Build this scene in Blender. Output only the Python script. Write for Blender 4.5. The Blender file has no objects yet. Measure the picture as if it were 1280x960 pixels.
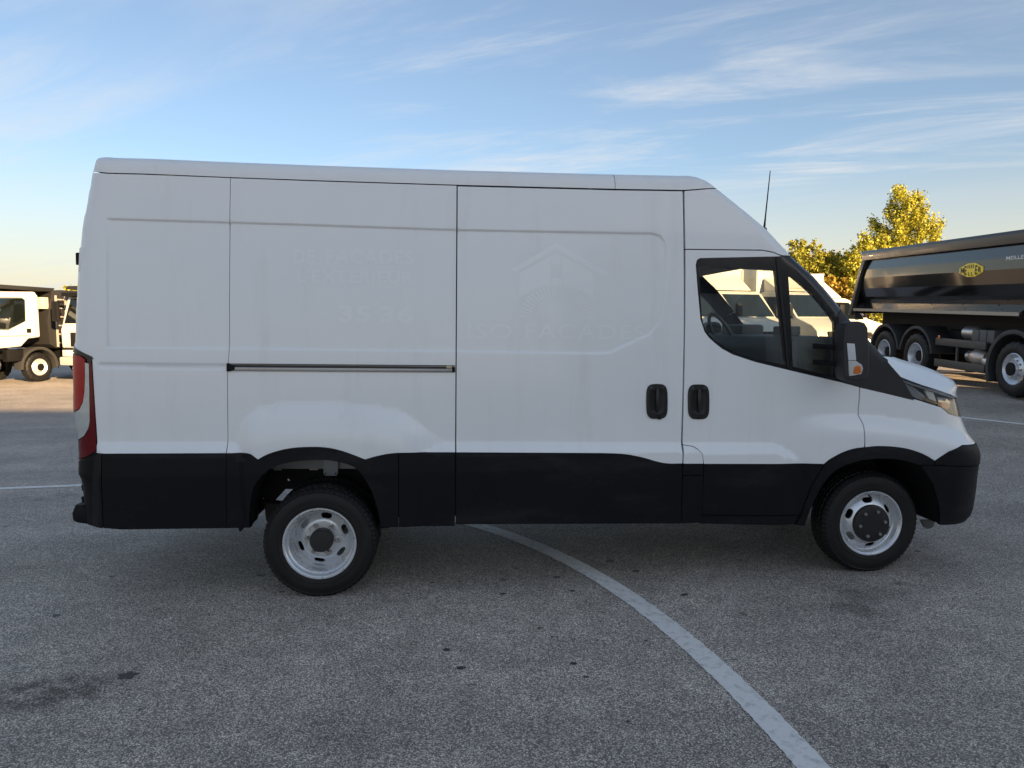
import bpy, bmesh, math, random
import numpy as np
from mathutils import Vector, Matrix
from mathutils.geometry import delaunay_2d_cdt
random.seed(7); rng = np.random.default_rng(7)
SC = bpy.context.scene
COL = SC.collection
R_ = math.radians

# ------------------------------------------------------------------ camera
CAM = Vector((0, -4.63, 1.755)); HEAD = R_(5.5); PITCH = math.atan(77 / 900); FOC = 900.0
cam_data = bpy.data.cameras.new('camera'); cam_data.sensor_width = 36; cam_data.lens = 36 * FOC / 1280
cam_data.clip_start = .05; cam_data.clip_end = 6000
cam = bpy.data.objects.new('camera', cam_data); COL.objects.link(cam)
cam.location = CAM; cam.rotation_euler = (math.pi / 2 - PITCH, 0, -HEAD); SC.camera = cam
RIGHT = Vector((math.cos(HEAD), -math.sin(HEAD), 0)); FWD = Vector((math.sin(HEAD), math.cos(HEAD), 0))

# ------------------------------------------------------------------ light
SUN_EL = R_(15.0); SUN_AZ = R_(35)              # the sun stands low behind the photographer, to the right
to_sun = (RIGHT * math.sin(SUN_AZ) - FWD * math.cos(SUN_AZ)) * math.cos(SUN_EL) + Vector((0, 0, math.sin(SUN_EL)))
sun_data = bpy.data.lights.new('sun', 'SUN'); sun_data.energy = 5.0; sun_data.angle = R_(.5); sun_data.color = (1, .68, .36)
sun = bpy.data.objects.new('sun', sun_data); COL.objects.link(sun)
sun.rotation_euler = to_sun.to_track_quat('Z', 'Y').to_euler(); sun.location = to_sun * 60

world = bpy.data.worlds.new('World'); SC.world = world; world.use_nodes = True
def build_world():
    nt = world.node_tree; N = nt.nodes; L = nt.links
    bg = N['Background']
    sky = N.new('ShaderNodeTexSky'); sky.sky_type = 'NISHITA'; sky.sun_disc = False
    sky.sun_elevation = SUN_EL; sky.sun_rotation = math.atan2(to_sun.x, to_sun.y)
    sky.altitude = 100; sky.air_density = 1.0; sky.dust_density = .8; sky.ozone_density = 2.4
    tc = N.new('ShaderNodeTexCoord'); sep = N.new('ShaderNodeSeparateXYZ'); L.new(tc.outputs['Generated'], sep.inputs[0])
    def M(op, a, b=None, c=None):
        n = N.new('ShaderNodeMath'); n.operation = op
        for i, v in enumerate((a, b, c)):
            if v is None: continue
            if isinstance(v, (int, float)): n.inputs[i].default_value = v
            else: L.new(v, n.inputs[i])
        return n.outputs[0]
    zc = M('MAXIMUM', sep.outputs['Z'], 0.0)
    # pale haze low down, the same all round
    hz = M('POWER', M('SUBTRACT', 1.0, M('MINIMUM', M('DIVIDE', zc, .21), 1.0)), 1.15)
    mixh = N.new('ShaderNodeMix'); mixh.data_type = 'RGBA'
    L.new(M('MULTIPLY', hz, .97), mixh.inputs[0]); L.new(sky.outputs[0], mixh.inputs[6]); mixh.inputs[7].default_value = (5.2, 4.35, 2.95, 1)
    # thin high cloud: noise on a plane high above, drawn out along one direction
    den = M('ADD', zc, .12)
    cmb = N.new('ShaderNodeCombineXYZ')
    L.new(M('DIVIDE', sep.outputs['X'], den), cmb.inputs[0]); L.new(M('DIVIDE', sep.outputs['Y'], den), cmb.inputs[1])
    mp = N.new('ShaderNodeMapping'); mp.vector_type = 'TEXTURE'
    mp.inputs['Rotation'].default_value = (0, 0, R_(-24)); mp.inputs['Scale'].default_value = (2.6, .62, 1); mp.inputs['Location'].default_value = (1.2, .9, 0)
    L.new(cmb.outputs[0], mp.inputs[0])
    n1 = N.new('ShaderNodeTexNoise'); n1.inputs['Scale'].default_value = 1.25; n1.inputs['Detail'].default_value = 9; n1.inputs['Roughness'].default_value = .64; n1.inputs['Distortion'].default_value = .5
    L.new(mp.outputs[0], n1.inputs['Vector'])
    n2 = N.new('ShaderNodeTexNoise'); n2.inputs['Scale'].default_value = .42; n2.inputs['Detail'].default_value = 2
    L.new(cmb.outputs[0], n2.inputs['Vector'])
    cr = N.new('ShaderNodeMapRange'); cr.interpolation_type = 'SMOOTHSTEP'; cr.inputs[1].default_value = .46; cr.inputs[2].default_value = .70
    L.new(n1.outputs[0], cr.inputs[0])
    cr2 = N.new('ShaderNodeMapRange'); cr2.interpolation_type = 'SMOOTHSTEP'; cr2.inputs[1].default_value = .38; cr2.inputs[2].default_value = .62
    L.new(n2.outputs[0], cr2.inputs[0])
    cl = M('ADD', .13, M('MULTIPLY', M('MULTIPLY', cr.outputs[0], M('ADD', cr2.outputs[0], .10)), .85))   # an even milky veil with brighter wisps in it
    mixc = N.new('ShaderNodeMix'); mixc.data_type = 'RGBA'
    L.new(cl, mixc.inputs[0]); L.new(mixh.outputs[2], mixc.inputs[6]); mixc.inputs[7].default_value = (4.5, 4.6, 4.7, 1)
    L.new(mixc.outputs[2], bg.inputs[0]); bg.inputs[1].default_value = .05
build_world()
SC.view_settings.view_transform = 'Standard'; SC.view_settings.look = 'None'; SC.view_settings.exposure = 1.84; SC.view_settings.gamma = 1
SC.render.engine = 'CYCLES'; SC.cycles.max_bounces = 8; SC.cycles.transparent_max_bounces = 16

# ------------------------------------------------------------------ pixels of a survey of the photo -> points in the yard
def ray(px, py):
    F = FWD * math.cos(PITCH) - Vector((0, 0, math.sin(PITCH))); U = FWD * math.sin(PITCH) + Vector((0, 0, math.cos(PITCH)))
    return F + RIGHT * ((px - 640) / FOC) + U * ((480 - py) / FOC)
def at(px, py, y):
    d = ray(px, py); t = (y - CAM.y) / d.y; return CAM + d * t
def yard(lat, dep, z=0.0):                        # sideways / forward metres from the photographer
    p = CAM + RIGHT * lat + FWD * dep; return Vector((p.x, p.y, z))
def gz(x, y):                                     # the yard falls gently to the far left and climbs to the far right
    p = Vector((x, y, 0)) - CAM; lat = p.dot(RIGHT); dep = p.dot(FWD)
    t = min(1, max(0, (lat + 7) / 14)); t = t * t * (3 - 2 * t)
    d = min(12.5, max(0, dep - 5.0)); d = d * d / (d + 2.5)
    return d * (-.0385 + .0855 * t)
def on_ground(px, py):
    d = ray(px, py); t = .5
    for i in range(4000):
        p = CAM + d * t
        if p.z <= gz(p.x, p.y): break
        t += .012 + t * .001
    return p

# ------------------------------------------------------------------ materials
MATS = {}
def mat(name, base, rough=.5, metal=0.0, coat=0.0, var=0.0, vscale=6.0, rvar=0.0, bump=0.0, bscale=200.0, spec=.5):
    if name in MATS: return MATS[name]
    m = bpy.data.materials.new(name); m.use_nodes = True; nt = m.node_tree; N = nt.nodes; L = nt.links; b = N['Principled BSDF']
    b.inputs['Base Color'].default_value = (*base, 1); b.inputs['Roughness'].default_value = rough; b.inputs['Metallic'].default_value = metal
    b.inputs['Coat Weight'].default_value = coat; b.inputs['Coat Roughness'].default_value = .06; b.inputs['Specular IOR Level'].default_value = spec
    if var or rvar or bump:
        tc = N.new('ShaderNodeTexCoord')
    if var or rvar:
        n = N.new('ShaderNodeTexNoise'); n.inputs['Scale'].default_value = vscale; n.inputs['Detail'].default_value = 7; n.inputs['Roughness'].default_value = .62
        L.new(tc.outputs['Object'], n.inputs['Vector'])
        if var:
            mx = N.new('ShaderNodeMix'); mx.data_type = 'RGBA'
            mx.inputs[6].default_value = tuple(max(0, c * (1 - var)) for c in base) + (1,); mx.inputs[7].default_value = tuple(min(1, c * (1 + var)) for c in base) + (1,)
            L.new(n.outputs[0], mx.inputs[0]); L.new(mx.outputs[2], b.inputs['Base Color'])
        if rvar:
            mr = N.new('ShaderNodeMapRange'); mr.inputs[1].default_value = .3; mr.inputs[2].default_value = .7
            mr.inputs[3].default_value = max(.02, rough - rvar); mr.inputs[4].default_value = min(1, rough + rvar)
            L.new(n.outputs[0], mr.inputs[0]); L.new(mr.outputs[0], b.inputs['Roughness'])
    if bump:
        n3 = N.new('ShaderNodeTexNoise'); n3.inputs['Scale'].default_value = bscale; n3.inputs['Detail'].default_value = 3
        L.new(tc.outputs['Object'], n3.inputs['Vector'])
        bp = N.new('ShaderNodeBump'); bp.inputs['Strength'].default_value = bump; bp.inputs['Distance'].default_value = .003
        L.new(n3.outputs[0], bp.inputs['Height']); L.new(bp.outputs[0], b.inputs['Normal'])
    MATS[name] = m; return m
def scuff(m, col, scale, lo, hi, amount, stretch=(1, 1, 1)):      # dust, drip streaks and rubbed places, laid over the colour
    nt = m.node_tree; N = nt.nodes; L = nt.links; b = N['Principled BSDF']; tc = N.new('ShaderNodeTexCoord'); mp = N.new('ShaderNodeMapping'); mp.inputs['Scale'].default_value = stretch
    n = N.new('ShaderNodeTexNoise'); n.inputs['Scale'].default_value = scale; n.inputs['Detail'].default_value = 9; n.inputs['Roughness'].default_value = .68
    L.new(tc.outputs['Object'], mp.inputs[0]); L.new(mp.outputs[0], n.inputs['Vector'])
    r = N.new('ShaderNodeMapRange'); r.interpolation_type = 'SMOOTHSTEP'; r.inputs[1].default_value = lo; r.inputs[2].default_value = hi; r.inputs[4].default_value = amount; L.new(n.outputs[0], r.inputs[0])
    mx = N.new('ShaderNodeMix'); mx.data_type = 'RGBA'; src = b.inputs['Base Color'].links
    if src: L.new(src[0].from_socket, mx.inputs[6])
    else: mx.inputs[6].default_value = b.inputs['Base Color'].default_value
    mx.inputs[7].default_value = (*col, 1); L.new(r.outputs[0], mx.inputs[0]); L.new(mx.outputs[2], b.inputs['Base Color'])
def glass(name, tint, fac=1.0):
    m = bpy.data.materials.new(name); m.use_nodes = True; nt = m.node_tree; N = nt.nodes; L = nt.links
    N.remove(N['Principled BSDF']); out = N['Material Output']
    t = N.new('ShaderNodeBsdfTransparent'); t.inputs[0].default_value = (*tint, 1)
    g = N.new('ShaderNodeBsdfGlossy'); g.inputs['Roughness'].default_value = .012; g.inputs[0].default_value = (.95, .97, 1, 1)
    ge = N.new('ShaderNodeNewGeometry'); dt = N.new('ShaderNodeVectorMath'); dt.operation = 'DOT_PRODUCT'
    L.new(ge.outputs['Incoming'], dt.inputs[0]); L.new(ge.outputs['Normal'], dt.inputs[1])
    def M(op, x, y):
        n = N.new('ShaderNodeMath'); n.operation = op
        for i, v in enumerate((x, y)):
            if isinstance(v, (int, float)): n.inputs[i].default_value = v
            else: L.new(v, n.inputs[i])
        return n.outputs[0]
    c5 = M('POWER', M('SUBTRACT', 1.0, M('MINIMUM', M('ABSOLUTE', dt.outputs['Value'], 0.0), 1.0)), 5.0)   # the same from either face of the pane
    mu = N.new('ShaderNodeMath'); mu.operation = 'MULTIPLY'; mu.inputs[1].default_value = fac; mu.use_clamp = True
    L.new(M('ADD', M('MULTIPLY', c5, .88), .115), mu.inputs[0])
    mx = N.new('ShaderNodeMixShader'); L.new(mu.outputs[0], mx.inputs[0]); L.new(t.outputs[0], mx.inputs[1]); L.new(g.outputs[0], mx.inputs[2]); L.new(mx.outputs[0], out.inputs[0])
    MATS[name] = m; return m
WHITE = mat('van_white_paint', (.85, .866, .873), .36, coat=.35, var=.035, vscale=2.2, rvar=.08)
GHOST = mat('faded_sticker_mark', (.886, .902, .908), .36, coat=.35, var=.03, vscale=30)
BLACK = mat('black_cladding_plastic', (.0085, .0085, .0105), .5, var=.2, vscale=3, rvar=.1, bump=.25, bscale=900, spec=.16)
TRIM = mat('black_gloss_trim', (.012, .012, .014), .22, var=.1, rvar=.05)
GAP = mat('dark_inner_shell', (.02, .021, .023), .7, var=.2)
RUBBER = mat('tyre_rubber', (.005, .005, .0055), .58, var=.35, vscale=25, bump=.3, bscale=400, spec=.4)
STEEL = mat('silver_wheel_paint', (.70, .715, .74), .32, metal=.6, var=.1, vscale=18, rvar=.12)
STEEL2 = mat('bolt_steel', (.42, .41, .39), .35, metal=.9, var=.2, vscale=40)
ALU = mat('brushed_rail', (.34, .35, .36), .38, metal=.9, var=.15, vscale=30)
CHASSIS = mat('chassis_black', (.009, .009, .010), .6, var=.3, vscale=14, spec=.25)
GREYMETAL = mat('grey_primer_metal', (.26, .28, .30), .5, metal=.1, var=.12)
RED = mat('red_lens', (.36, .003, .010), .2, coat=.25, var=.2, vscale=22, spec=.3)
DARKRED = mat('dark_red_lens', (.12, .002, .007), .2, coat=.2, var=.2, vscale=22, spec=.3)
CLEARL = mat('clear_lens', (.50, .52, .50), .12, coat=.9, var=.25, vscale=25)
AMBER = mat('amber_lens', (.62, .17, .025), .15, coat=.8, var=.3, vscale=60)
CHROME = mat('chrome_reflector', (.72, .71, .68), .12, metal=1, var=.1, vscale=20)
INTER = mat('cab_interior_grey', (.13, .135, .14), .7, var=.2)
INTER2 = mat('cab_interior_light', (.16, .165, .17), .8, var=.15)
SEAT = mat('seat_fabric', (.035, .037, .042), .9, var=.3, vscale=40)
GLASS = glass('cab_window_glass', (.93, .96, .90), 1.0)
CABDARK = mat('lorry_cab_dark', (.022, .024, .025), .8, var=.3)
GLASS2 = glass('truck_window_glass', (.42, .48, .46), .8)
LENS = glass('headlight_lens', (.93, .95, .95), 1.2)

scuff(WHITE, (.60, .585, .55), 1.0, .50, .72, .20, (5, 5, .5)); scuff(WHITE, (.55, .53, .49), 60, .66, .74, .35)
scuff(BLACK, (.035, .034, .033), 1.3, .50, .72, .45, (1, 1, 3.2)); scuff(BLACK, (.05, .048, .046), 22, .62, .72, .35, (1, 1, 2))
scuff(RUBBER, (.022, .021, .020), 5, .50, .70, .35); scuff(STEEL, (.24, .21, .18), 9, .56, .76, .28)
# ------------------------------------------------------------------ object helpers
def link(o, parent=None):
    COL.objects.link(o)
    if parent is not None: o.parent = parent
    return o
def tag(o, label=None, cat=None, group=None, kind=None):
    for k, v in (('label', label), ('category', cat), ('group', group), ('kind', kind)):
        if v: o[k] = v
    return o
def thing(name, label, cat, loc=(0, 0, 0), rot=(0, 0, 0), group=None):
    o = bpy.data.objects.new(name, None); o.empty_display_size = .3; link(o); o.location = loc; o.rotation_euler = rot
    return tag(o, label, cat, group)
def empty(name, parent, loc=(0, 0, 0), rot=(0, 0, 0)):
    o = bpy.data.objects.new(name, None); o.empty_display_size = .1; link(o, parent); o.location = loc; o.rotation_euler = rot; return o
def copy_tree(o, parent=None):
    c = o.copy(); COL.objects.link(c); c.parent = parent
    for ch in list(o.children): copy_tree(ch, c)
    return c
def raw(name, verts, faces, m, parent=None, smooth=False, angle=None):
    me = bpy.data.meshes.new(name); me.from_pydata([tuple(v) for v in verts], [], faces); me.materials.append(m); me.update()
    if smooth:
        me.polygons.foreach_set('use_smooth', [True] * len(me.polygons))
        if angle: me.set_sharp_from_angle(angle=R_(angle))
    return link(bpy.data.objects.new(name, me), parent)
class MB:
    def __init__(s): s.v = []; s.f = []
    def add(s, vs, fs):
        o = len(s.v); s.v += [Vector(v) for v in vs]; s.f += [tuple(i + o for i in f) for f in fs]; return s
    def box(s, c, d, rot=None):
        x, y, z = (k / 2 for k in d); vs = [Vector((a * x, b * y, e * z)) for a in (-1, 1) for b in (-1, 1) for e in (-1, 1)]
        if rot is not None: vs = [rot @ v for v in vs]
        return s.add([Vector(c) + v for v in vs], [(0, 1, 3, 2), (4, 6, 7, 5), (0, 4, 5, 1), (2, 3, 7, 6), (0, 2, 6, 4), (1, 5, 7, 3)])
    def prism(s, poly, a0, a1, axis='y', top=None):
        top = top or poly; n = len(poly)
        def P(p, a): return (p[0], a, p[1]) if axis == 'y' else ((a, p[0], p[1]) if axis == 'x' else (p[0], p[1], a))
        area = sum(poly[i][0] * poly[(i + 1) % n][1] - poly[(i + 1) % n][0] * poly[i][1] for i in range(n))
        fs = [tuple(range(n)), tuple(range(2 * n - 1, n - 1, -1))] + [(i, i + n, (i + 1) % n + n, (i + 1) % n) for i in range(n)]
        flip = (area < 0) != (axis == 'y')
        if a1 < a0: flip = not flip
        if not flip: fs = [f[::-1] for f in fs]
        return s.add([P(p, a0) for p in poly] + [P(p, a1) for p in top], fs)
    def lathe(s, prof, seg=48, c=(0, 0, 0), axis='y', mod=None):
        vs = []; fs = []; n = len(prof)
        for k in range(seg):
            a = 2 * math.pi * k / seg
            for i, (r, h) in enumerate(prof):
                if mod: r, h = mod(i, k, r, h)
                p = (r * math.cos(a), h, r * math.sin(a)) if axis == 'y' else ((h, r * math.cos(a), r * math.sin(a)) if axis == 'x' else (r * math.cos(a), r * math.sin(a), h))
                vs.append(Vector(p) + Vector(c))
            for i in range(n - 1):
                k2 = (k + 1) % seg; fs.append((k * n + i, k * n + i + 1, k2 * n + i + 1, k2 * n + i))
        return s.add(vs, fs)
    def tube(s, pts, rad, seg=10, cap=True):
        pts = [Vector(p) for p in pts]; rad = rad if isinstance(rad, (list, tuple)) else [rad] * len(pts); vs = []; fs = []
        up = None
        for i, p in enumerate(pts):
            t = (pts[min(i + 1, len(pts) - 1)] - pts[max(i - 1, 0)]).normalized()
            if up is None: up = Vector((0, 0, 1)) if abs(t.z) < .9 else Vector((1, 0, 0))
            x = t.cross(up).normalized(); up = x.cross(t).normalized()
            for k in range(seg):
                a = 2 * math.pi * k / seg; vs.append(p + (x * math.cos(a) + up * math.sin(a)) * rad[i])
        for i in range(len(pts) - 1):
            for k in range(seg): fs.append((i * seg + k, i * seg + (k + 1) % seg, (i + 1) * seg + (k + 1) % seg, (i + 1) * seg + k))
        if cap: fs += [tuple(range(seg))[::-1], tuple(range((len(pts) - 1) * seg, len(pts) * seg))]
        return s.add(vs, fs)
    def build(s, name, m, parent=None, bevel=0, segs=2, smooth=True, angle=35, off=None):
        bm = bmesh.new(); vv = [bm.verts.new(v - off if off is not None else v) for v in s.v]
        for f in s.f:
            try: bm.faces.new([vv[i] for i in f])
            except ValueError: pass
        bm.normal_update()
        bmesh.ops.recalc_face_normals(bm, faces=bm.faces)
        if bevel:
            es = [e for e in bm.edges if len(e.link_faces) == 2 and e.calc_face_angle(0) > R_(25)]
            bmesh.ops.bevel(bm, geom=es, offset=bevel, segments=segs, profile=.6, affect='EDGES', clamp_overlap=True)
        me = bpy.data.meshes.new(name); bm.to_mesh(me); bm.free(); me.materials.append(m)
        if smooth:
            me.polygons.foreach_set('use_smooth', [True] * len(me.polygons)); me.set_sharp_from_angle(angle=R_(angle))
        return link(bpy.data.objects.new(name, me), parent)

# ------------------------------------------------------------------ 2-D polygons
def in_poly(P, poly):
    P = np.asarray(P, float); poly = np.asarray(poly, float); x, y = P[:, 0], P[:, 1]; c = np.zeros(len(P), bool)
    a = poly; b = np.roll(poly, -1, 0)
    for (x0, y0), (x1, y1) in zip(a, b):
        if y0 == y1: continue
        c ^= ((y0 > y) != (y1 > y)) & (x < (x1 - x0) * (y - y0) / (y1 - y0) + x0)
    return c
def seg_dist(P, pl, closed=True):
    P = np.asarray(P, float); pl = np.asarray(pl, float); a = pl if closed else pl[:-1]; b = np.roll(pl, -1, 0) if closed else pl[1:]
    best = np.full(len(P), 1e9)
    for p, q in zip(a, b):
        d = q - p; L2 = max(1e-12, d @ d); t = np.clip(((P - p) @ d) / L2, 0, 1); e = P - (p + t[:, None] * d)
        best = np.minimum(best, np.hypot(e[:, 0], e[:, 1]))
    return best
def sdist(P, poly):                                # positive inside
    d = seg_dist(P, poly); return np.where(in_poly(P, poly), d, -d)
def resample(poly, step, closed=True):
    out = []; n = len(poly)
    for i in range(n if closed else n - 1):
        a = np.array(poly[i], float); b = np.array(poly[(i + 1) % n], float); k = max(1, int(math.ceil(np.linalg.norm(b - a) / step)))
        for j in range(k): out.append(tuple(a + (b - a) * j / k))
    if not closed: out.append(tuple(poly[-1]))
    return out
def smooth_line(pts, n=6):                         # Catmull-Rom through the points (open)
    p = [np.array(q, float) for q in pts]; p = [2 * p[0] - p[1]] + p + [2 * p[-1] - p[-2]]; out = []
    for i in range(1, len(p) - 2):
        for k in range(n):
            t = k / n; a, b, c, d = p[i - 1], p[i], p[i + 1], p[i + 2]
            out.append(tuple(.5 * ((2 * b) + (-a + c) * t + (2 * a - 5 * b + 4 * c - d) * t * t + (-a + 3 * b - 3 * c + d) * t ** 3)))
    out.append(tuple(p[-2])); return out
def triangulate(outer, holes, step, extra=(), wires=()):
    loops = [outer] + list(holes); vs = []; es = []
    for lp in loops:
        o = len(vs); vs += [tuple(p) for p in lp]; es += [(o + i, o + (i + 1) % len(lp)) for i in range(len(lp))]
    for w in wires:
        o = len(vs); vs += [tuple(p) for p in w]; es += [(o + i, o + i + 1) for i in range(len(w) - 1)]
    O = np.array(outer); x0, z0 = O.min(0); x1, z1 = O.max(0)
    if step:
        gx, gy = np.meshgrid(np.arange(x0 + step / 2, x1, step), np.arange(z0 + step / 2, z1, step)); G = np.c_[gx.ravel(), gy.ravel()]
        G = G[in_poly(G, outer)]
        keep = seg_dist(G, outer) > step * .45
        for h in holes: keep &= ~in_poly(G, h) & (seg_dist(G, h) > step * .45)
        for w in wires: keep &= seg_dist(G, w, False) > step * .3
        vs += [tuple(g) for g in G[keep]]
    vs += [tuple(e) for e in extra]
    ov, oe, of, *_ = delaunay_2d_cdt([Vector(v) for v in vs], es, [], 0, 1e-6)
    V = np.array([(v.x, v.y) for v in ov]); F = np.array([f for f in of if len(f) == 3])
    cen = V[F].mean(1); k = in_poly(cen, outer)
    for h in holes: k &= ~in_poly(cen, h)
    e1 = V[F[:, 1]] - V[F[:, 0]]; e2 = V[F[:, 2]] - V[F[:, 0]]; k &= np.abs(e1[:, 0] * e2[:, 1] - e1[:, 1] * e2[:, 0]) > 1e-13
    return V, F[k]

# ================================================================== the ground
def build_ground():
    xs = np.concatenate([[-3000, -800, -250, -120], np.arange(-70, 71, 1.4), [120, 250, 800, 3000]])
    ys = np.concatenate([[-1500, -300, -100], np.arange(-40, 81, 1.4), [110, 180, 400, 1000, 4000]])
    vs = [(x, y, gz(x, y)) for x in xs for y in ys]; ny = len(ys)
    fs = [(i * ny + j, (i + 1) * ny + j, (i + 1) * ny + j + 1, i * ny + j + 1) for i in range(len(xs) - 1) for j in range(ny - 1)]
    m = bpy.data.materials.new('worn_asphalt'); m.use_nodes = True; nt = m.node_tree; N = nt.nodes; L = nt.links; b = N['Principled BSDF']
    tc = N.new('ShaderNodeTexCoord'); P = tc.outputs['Object']
    def noise(sc, det=4, rough=.6, vec=P):
        n = N.new('ShaderNodeTexNoise'); n.inputs['Scale'].default_value = sc; n.inputs['Detail'].default_value = det; n.inputs['Roughness'].default_value = rough; L.new(vec, n.inputs['Vector']); return n.outputs[0]
    def mr(v, a, b_, c, d, sm=False):
        n = N.new('ShaderNodeMapRange'); n.inputs[1].default_value = a; n.inputs[2].default_value = b_; n.inputs[3].default_value = c; n.inputs[4].default_value = d
        if sm: n.interpolation_type = 'SMOOTHSTEP'
        L.new(v, n.inputs[0]); return n.outputs[0]
    def M(op, a, b_):
        n = N.new('ShaderNodeMath'); n.operation = op
        for i, v in enumerate((a, b_)):
            if isinstance(v, (int, float)): n.inputs[i].default_value = v
            else: L.new(v, n.inputs[i])
        return n.outputs[0]
    vor = N.new('ShaderNodeTexVoronoi'); vor.inputs['Scale'].default_value = 160; L.new(P, vor.inputs['Vector'])
    sepc = N.new('ShaderNodeSeparateColor'); L.new(vor.outputs['Color'], sepc.inputs[0])
    stone = mr(M('POWER', sepc.outputs[0], 1.7), 0, 1, .12, .50)          # grey chippings, a few of them pale
    edge = mr(vor.outputs['Distance'], .15, .62, 1.0, .42)                 # dark bitumen between the chippings
    val = M('MULTIPLY', stone, edge)
    big = mr(noise(.11, 5), .3, .7, .84, 1.16); mid = mr(noise(.9, 6, .65), .3, .7, .82, 1.16); small = mr(noise(7, 5, .7), .3, .7, .84, 1.16)
    val = M('MULTIPLY', M('MULTIPLY', val, big), M('MULTIPLY', mid, small))
    # wheel polish: long faint lanes
    mp = N.new('ShaderNodeMapping'); mp.inputs['Rotation'].default_value = (0, 0, R_(7)); mp.inputs['Scale'].default_value = (.05, .8, 1); L.new(P, mp.inputs[0])
    val = M('MULTIPLY', val, mr(noise(1, 4, .6, mp.outputs[0]), .32, .68, .86, 1.14))
    # old drips of oil
    v2 = N.new('ShaderNodeTexVoronoi'); v2.voronoi_dimensions = '2D'; v2.inputs['Scale'].default_value = 1.7; v2.inputs['Randomness'].default_value = 1
    wob = N.new('ShaderNodeMix'); wob.data_type = 'VECTOR'; wob.inputs[0].default_value = .05
    nn = N.new('ShaderNodeTexNoise'); nn.inputs['Scale'].default_value = 11; nn.inputs['Detail'].default_value = 3; L.new(P, nn.inputs['Vector'])
    L.new(P, wob.inputs[4]); L.new(nn.outputs['Color'], wob.inputs[5]); L.new(wob.outputs[1], v2.inputs['Vector'])
    sp2 = N.new('ShaderNodeSeparateColor'); L.new(v2.outputs['Color'], sp2.inputs[0])
    rad = mr(sp2.outputs[0], .50, 1.0, -.02, .050); spot = mr(M('SUBTRACT', v2.outputs['Distance'], rad), -.014, .012, .45, 1.0, True)
    val = M('MULTIPLY', val, spot)
    st = mr(noise(.55, 5, .7), .60, .74, 1.0, .62, True); val = M('MULTIPLY', val, st)
    # cracked, sunken patch by the near left corner
    pat = on_ground(60, 868)
    dv = N.new('ShaderNodeVectorMath'); dv.operation = 'SUBTRACT'; L.new(P, dv.inputs[0]); dv.inputs[1].default_value = (pat.x, pat.y, 0)
    ds = N.new('ShaderNodeVectorMath'); ds.operation = 'MULTIPLY'; L.new(dv.outputs[0], ds.inputs[0]); ds.inputs[1].default_value = (1.0, 1.9, 0)
    ln = N.new('ShaderNodeVectorMath'); ln.operation = 'LENGTH'; L.new(ds.outputs[0], ln.inputs[0])
    pm = M('MULTIPLY', mr(ln.outputs['Value'], .12, .5, 1, 0, True), mr(noise(9, 6, .75), .44, .58, 0, 1, True))
    val = M('MULTIPLY', val, mr(pm, 0, 1, 1, .40))
    col = N.new('ShaderNodeCombineColor')
    hue = mr(sepc.outputs[1], 0, 1, .94, 1.07)
    L.new(M('MULTIPLY', M('MULTIPLY', val, 2.35), hue), col.inputs[0]); L.new(M('MULTIPLY', val, 2.11), col.inputs[1]); L.new(M('MULTIPLY', val, 1.84), col.inputs[2])
    L.new(col.outputs[0], b.inputs['Base Color']); L.new(mr(small, .84, 1.16, .62, .86), b.inputs['Roughness'])
    b.inputs['Specular IOR Level'].default_value = .35
    bp = N.new('ShaderNodeBump'); bp.inputs['Strength'].default_value = .75; bp.inputs['Distance'].default_value = .004
    hgt = M('ADD', M('MULTIPLY', edge, 1.0), M('SUBTRACT', M('MULTIPLY', noise(40, 4), .5), M('MULTIPLY', pm, 3.5)))
    L.new(hgt, bp.inputs['Height']); L.new(bp.outputs[0], b.inputs['Normal'])
    o = raw('ground', vs, fs, m, smooth=True); tag(o, kind='structure')
    return o
GROUND = build_ground()
OIL = mat('old_oil', (.05, .048, .047), .55, var=.4, vscale=60)
for k_, (px, py, r0) in enumerate([(558, 812.5, .022), (576, 836.5, .024), (629, 725.5, .022), (628.6, 743, .024), (541, 729, .020), (715, 740, .022), (696, 722, .03), (575, 727.5, .018), (674, 786, .014), (717, 831, .020), (733, 847, .014), (855, 744.5, .024), (807, 802, .012), (690, 797, .010), (785, 903, .012), (160, 846, .050), (70, 770, .026), (140, 721, .022), (795, 715, .03), (352, 741, .02)]):
    c_ = on_ground(px, py); rr_ = random.Random(k_); a0 = rr_.uniform(0, 6)
    ring = [(c_.x + r0 * (1.1 * math.cos(t)) * q, c_.y + r0 * .85 * math.sin(t) * q, gz(c_.x, c_.y) + .003) for t, q in ((2 * math.pi * j / 18, .85 + .28 * math.sin(2 * j * .9 + a0) * rr_.uniform(.4, 1)) for j in range(18))]
    raw('oil_stain', ring, [tuple(range(18))], OIL, GROUND)

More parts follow.
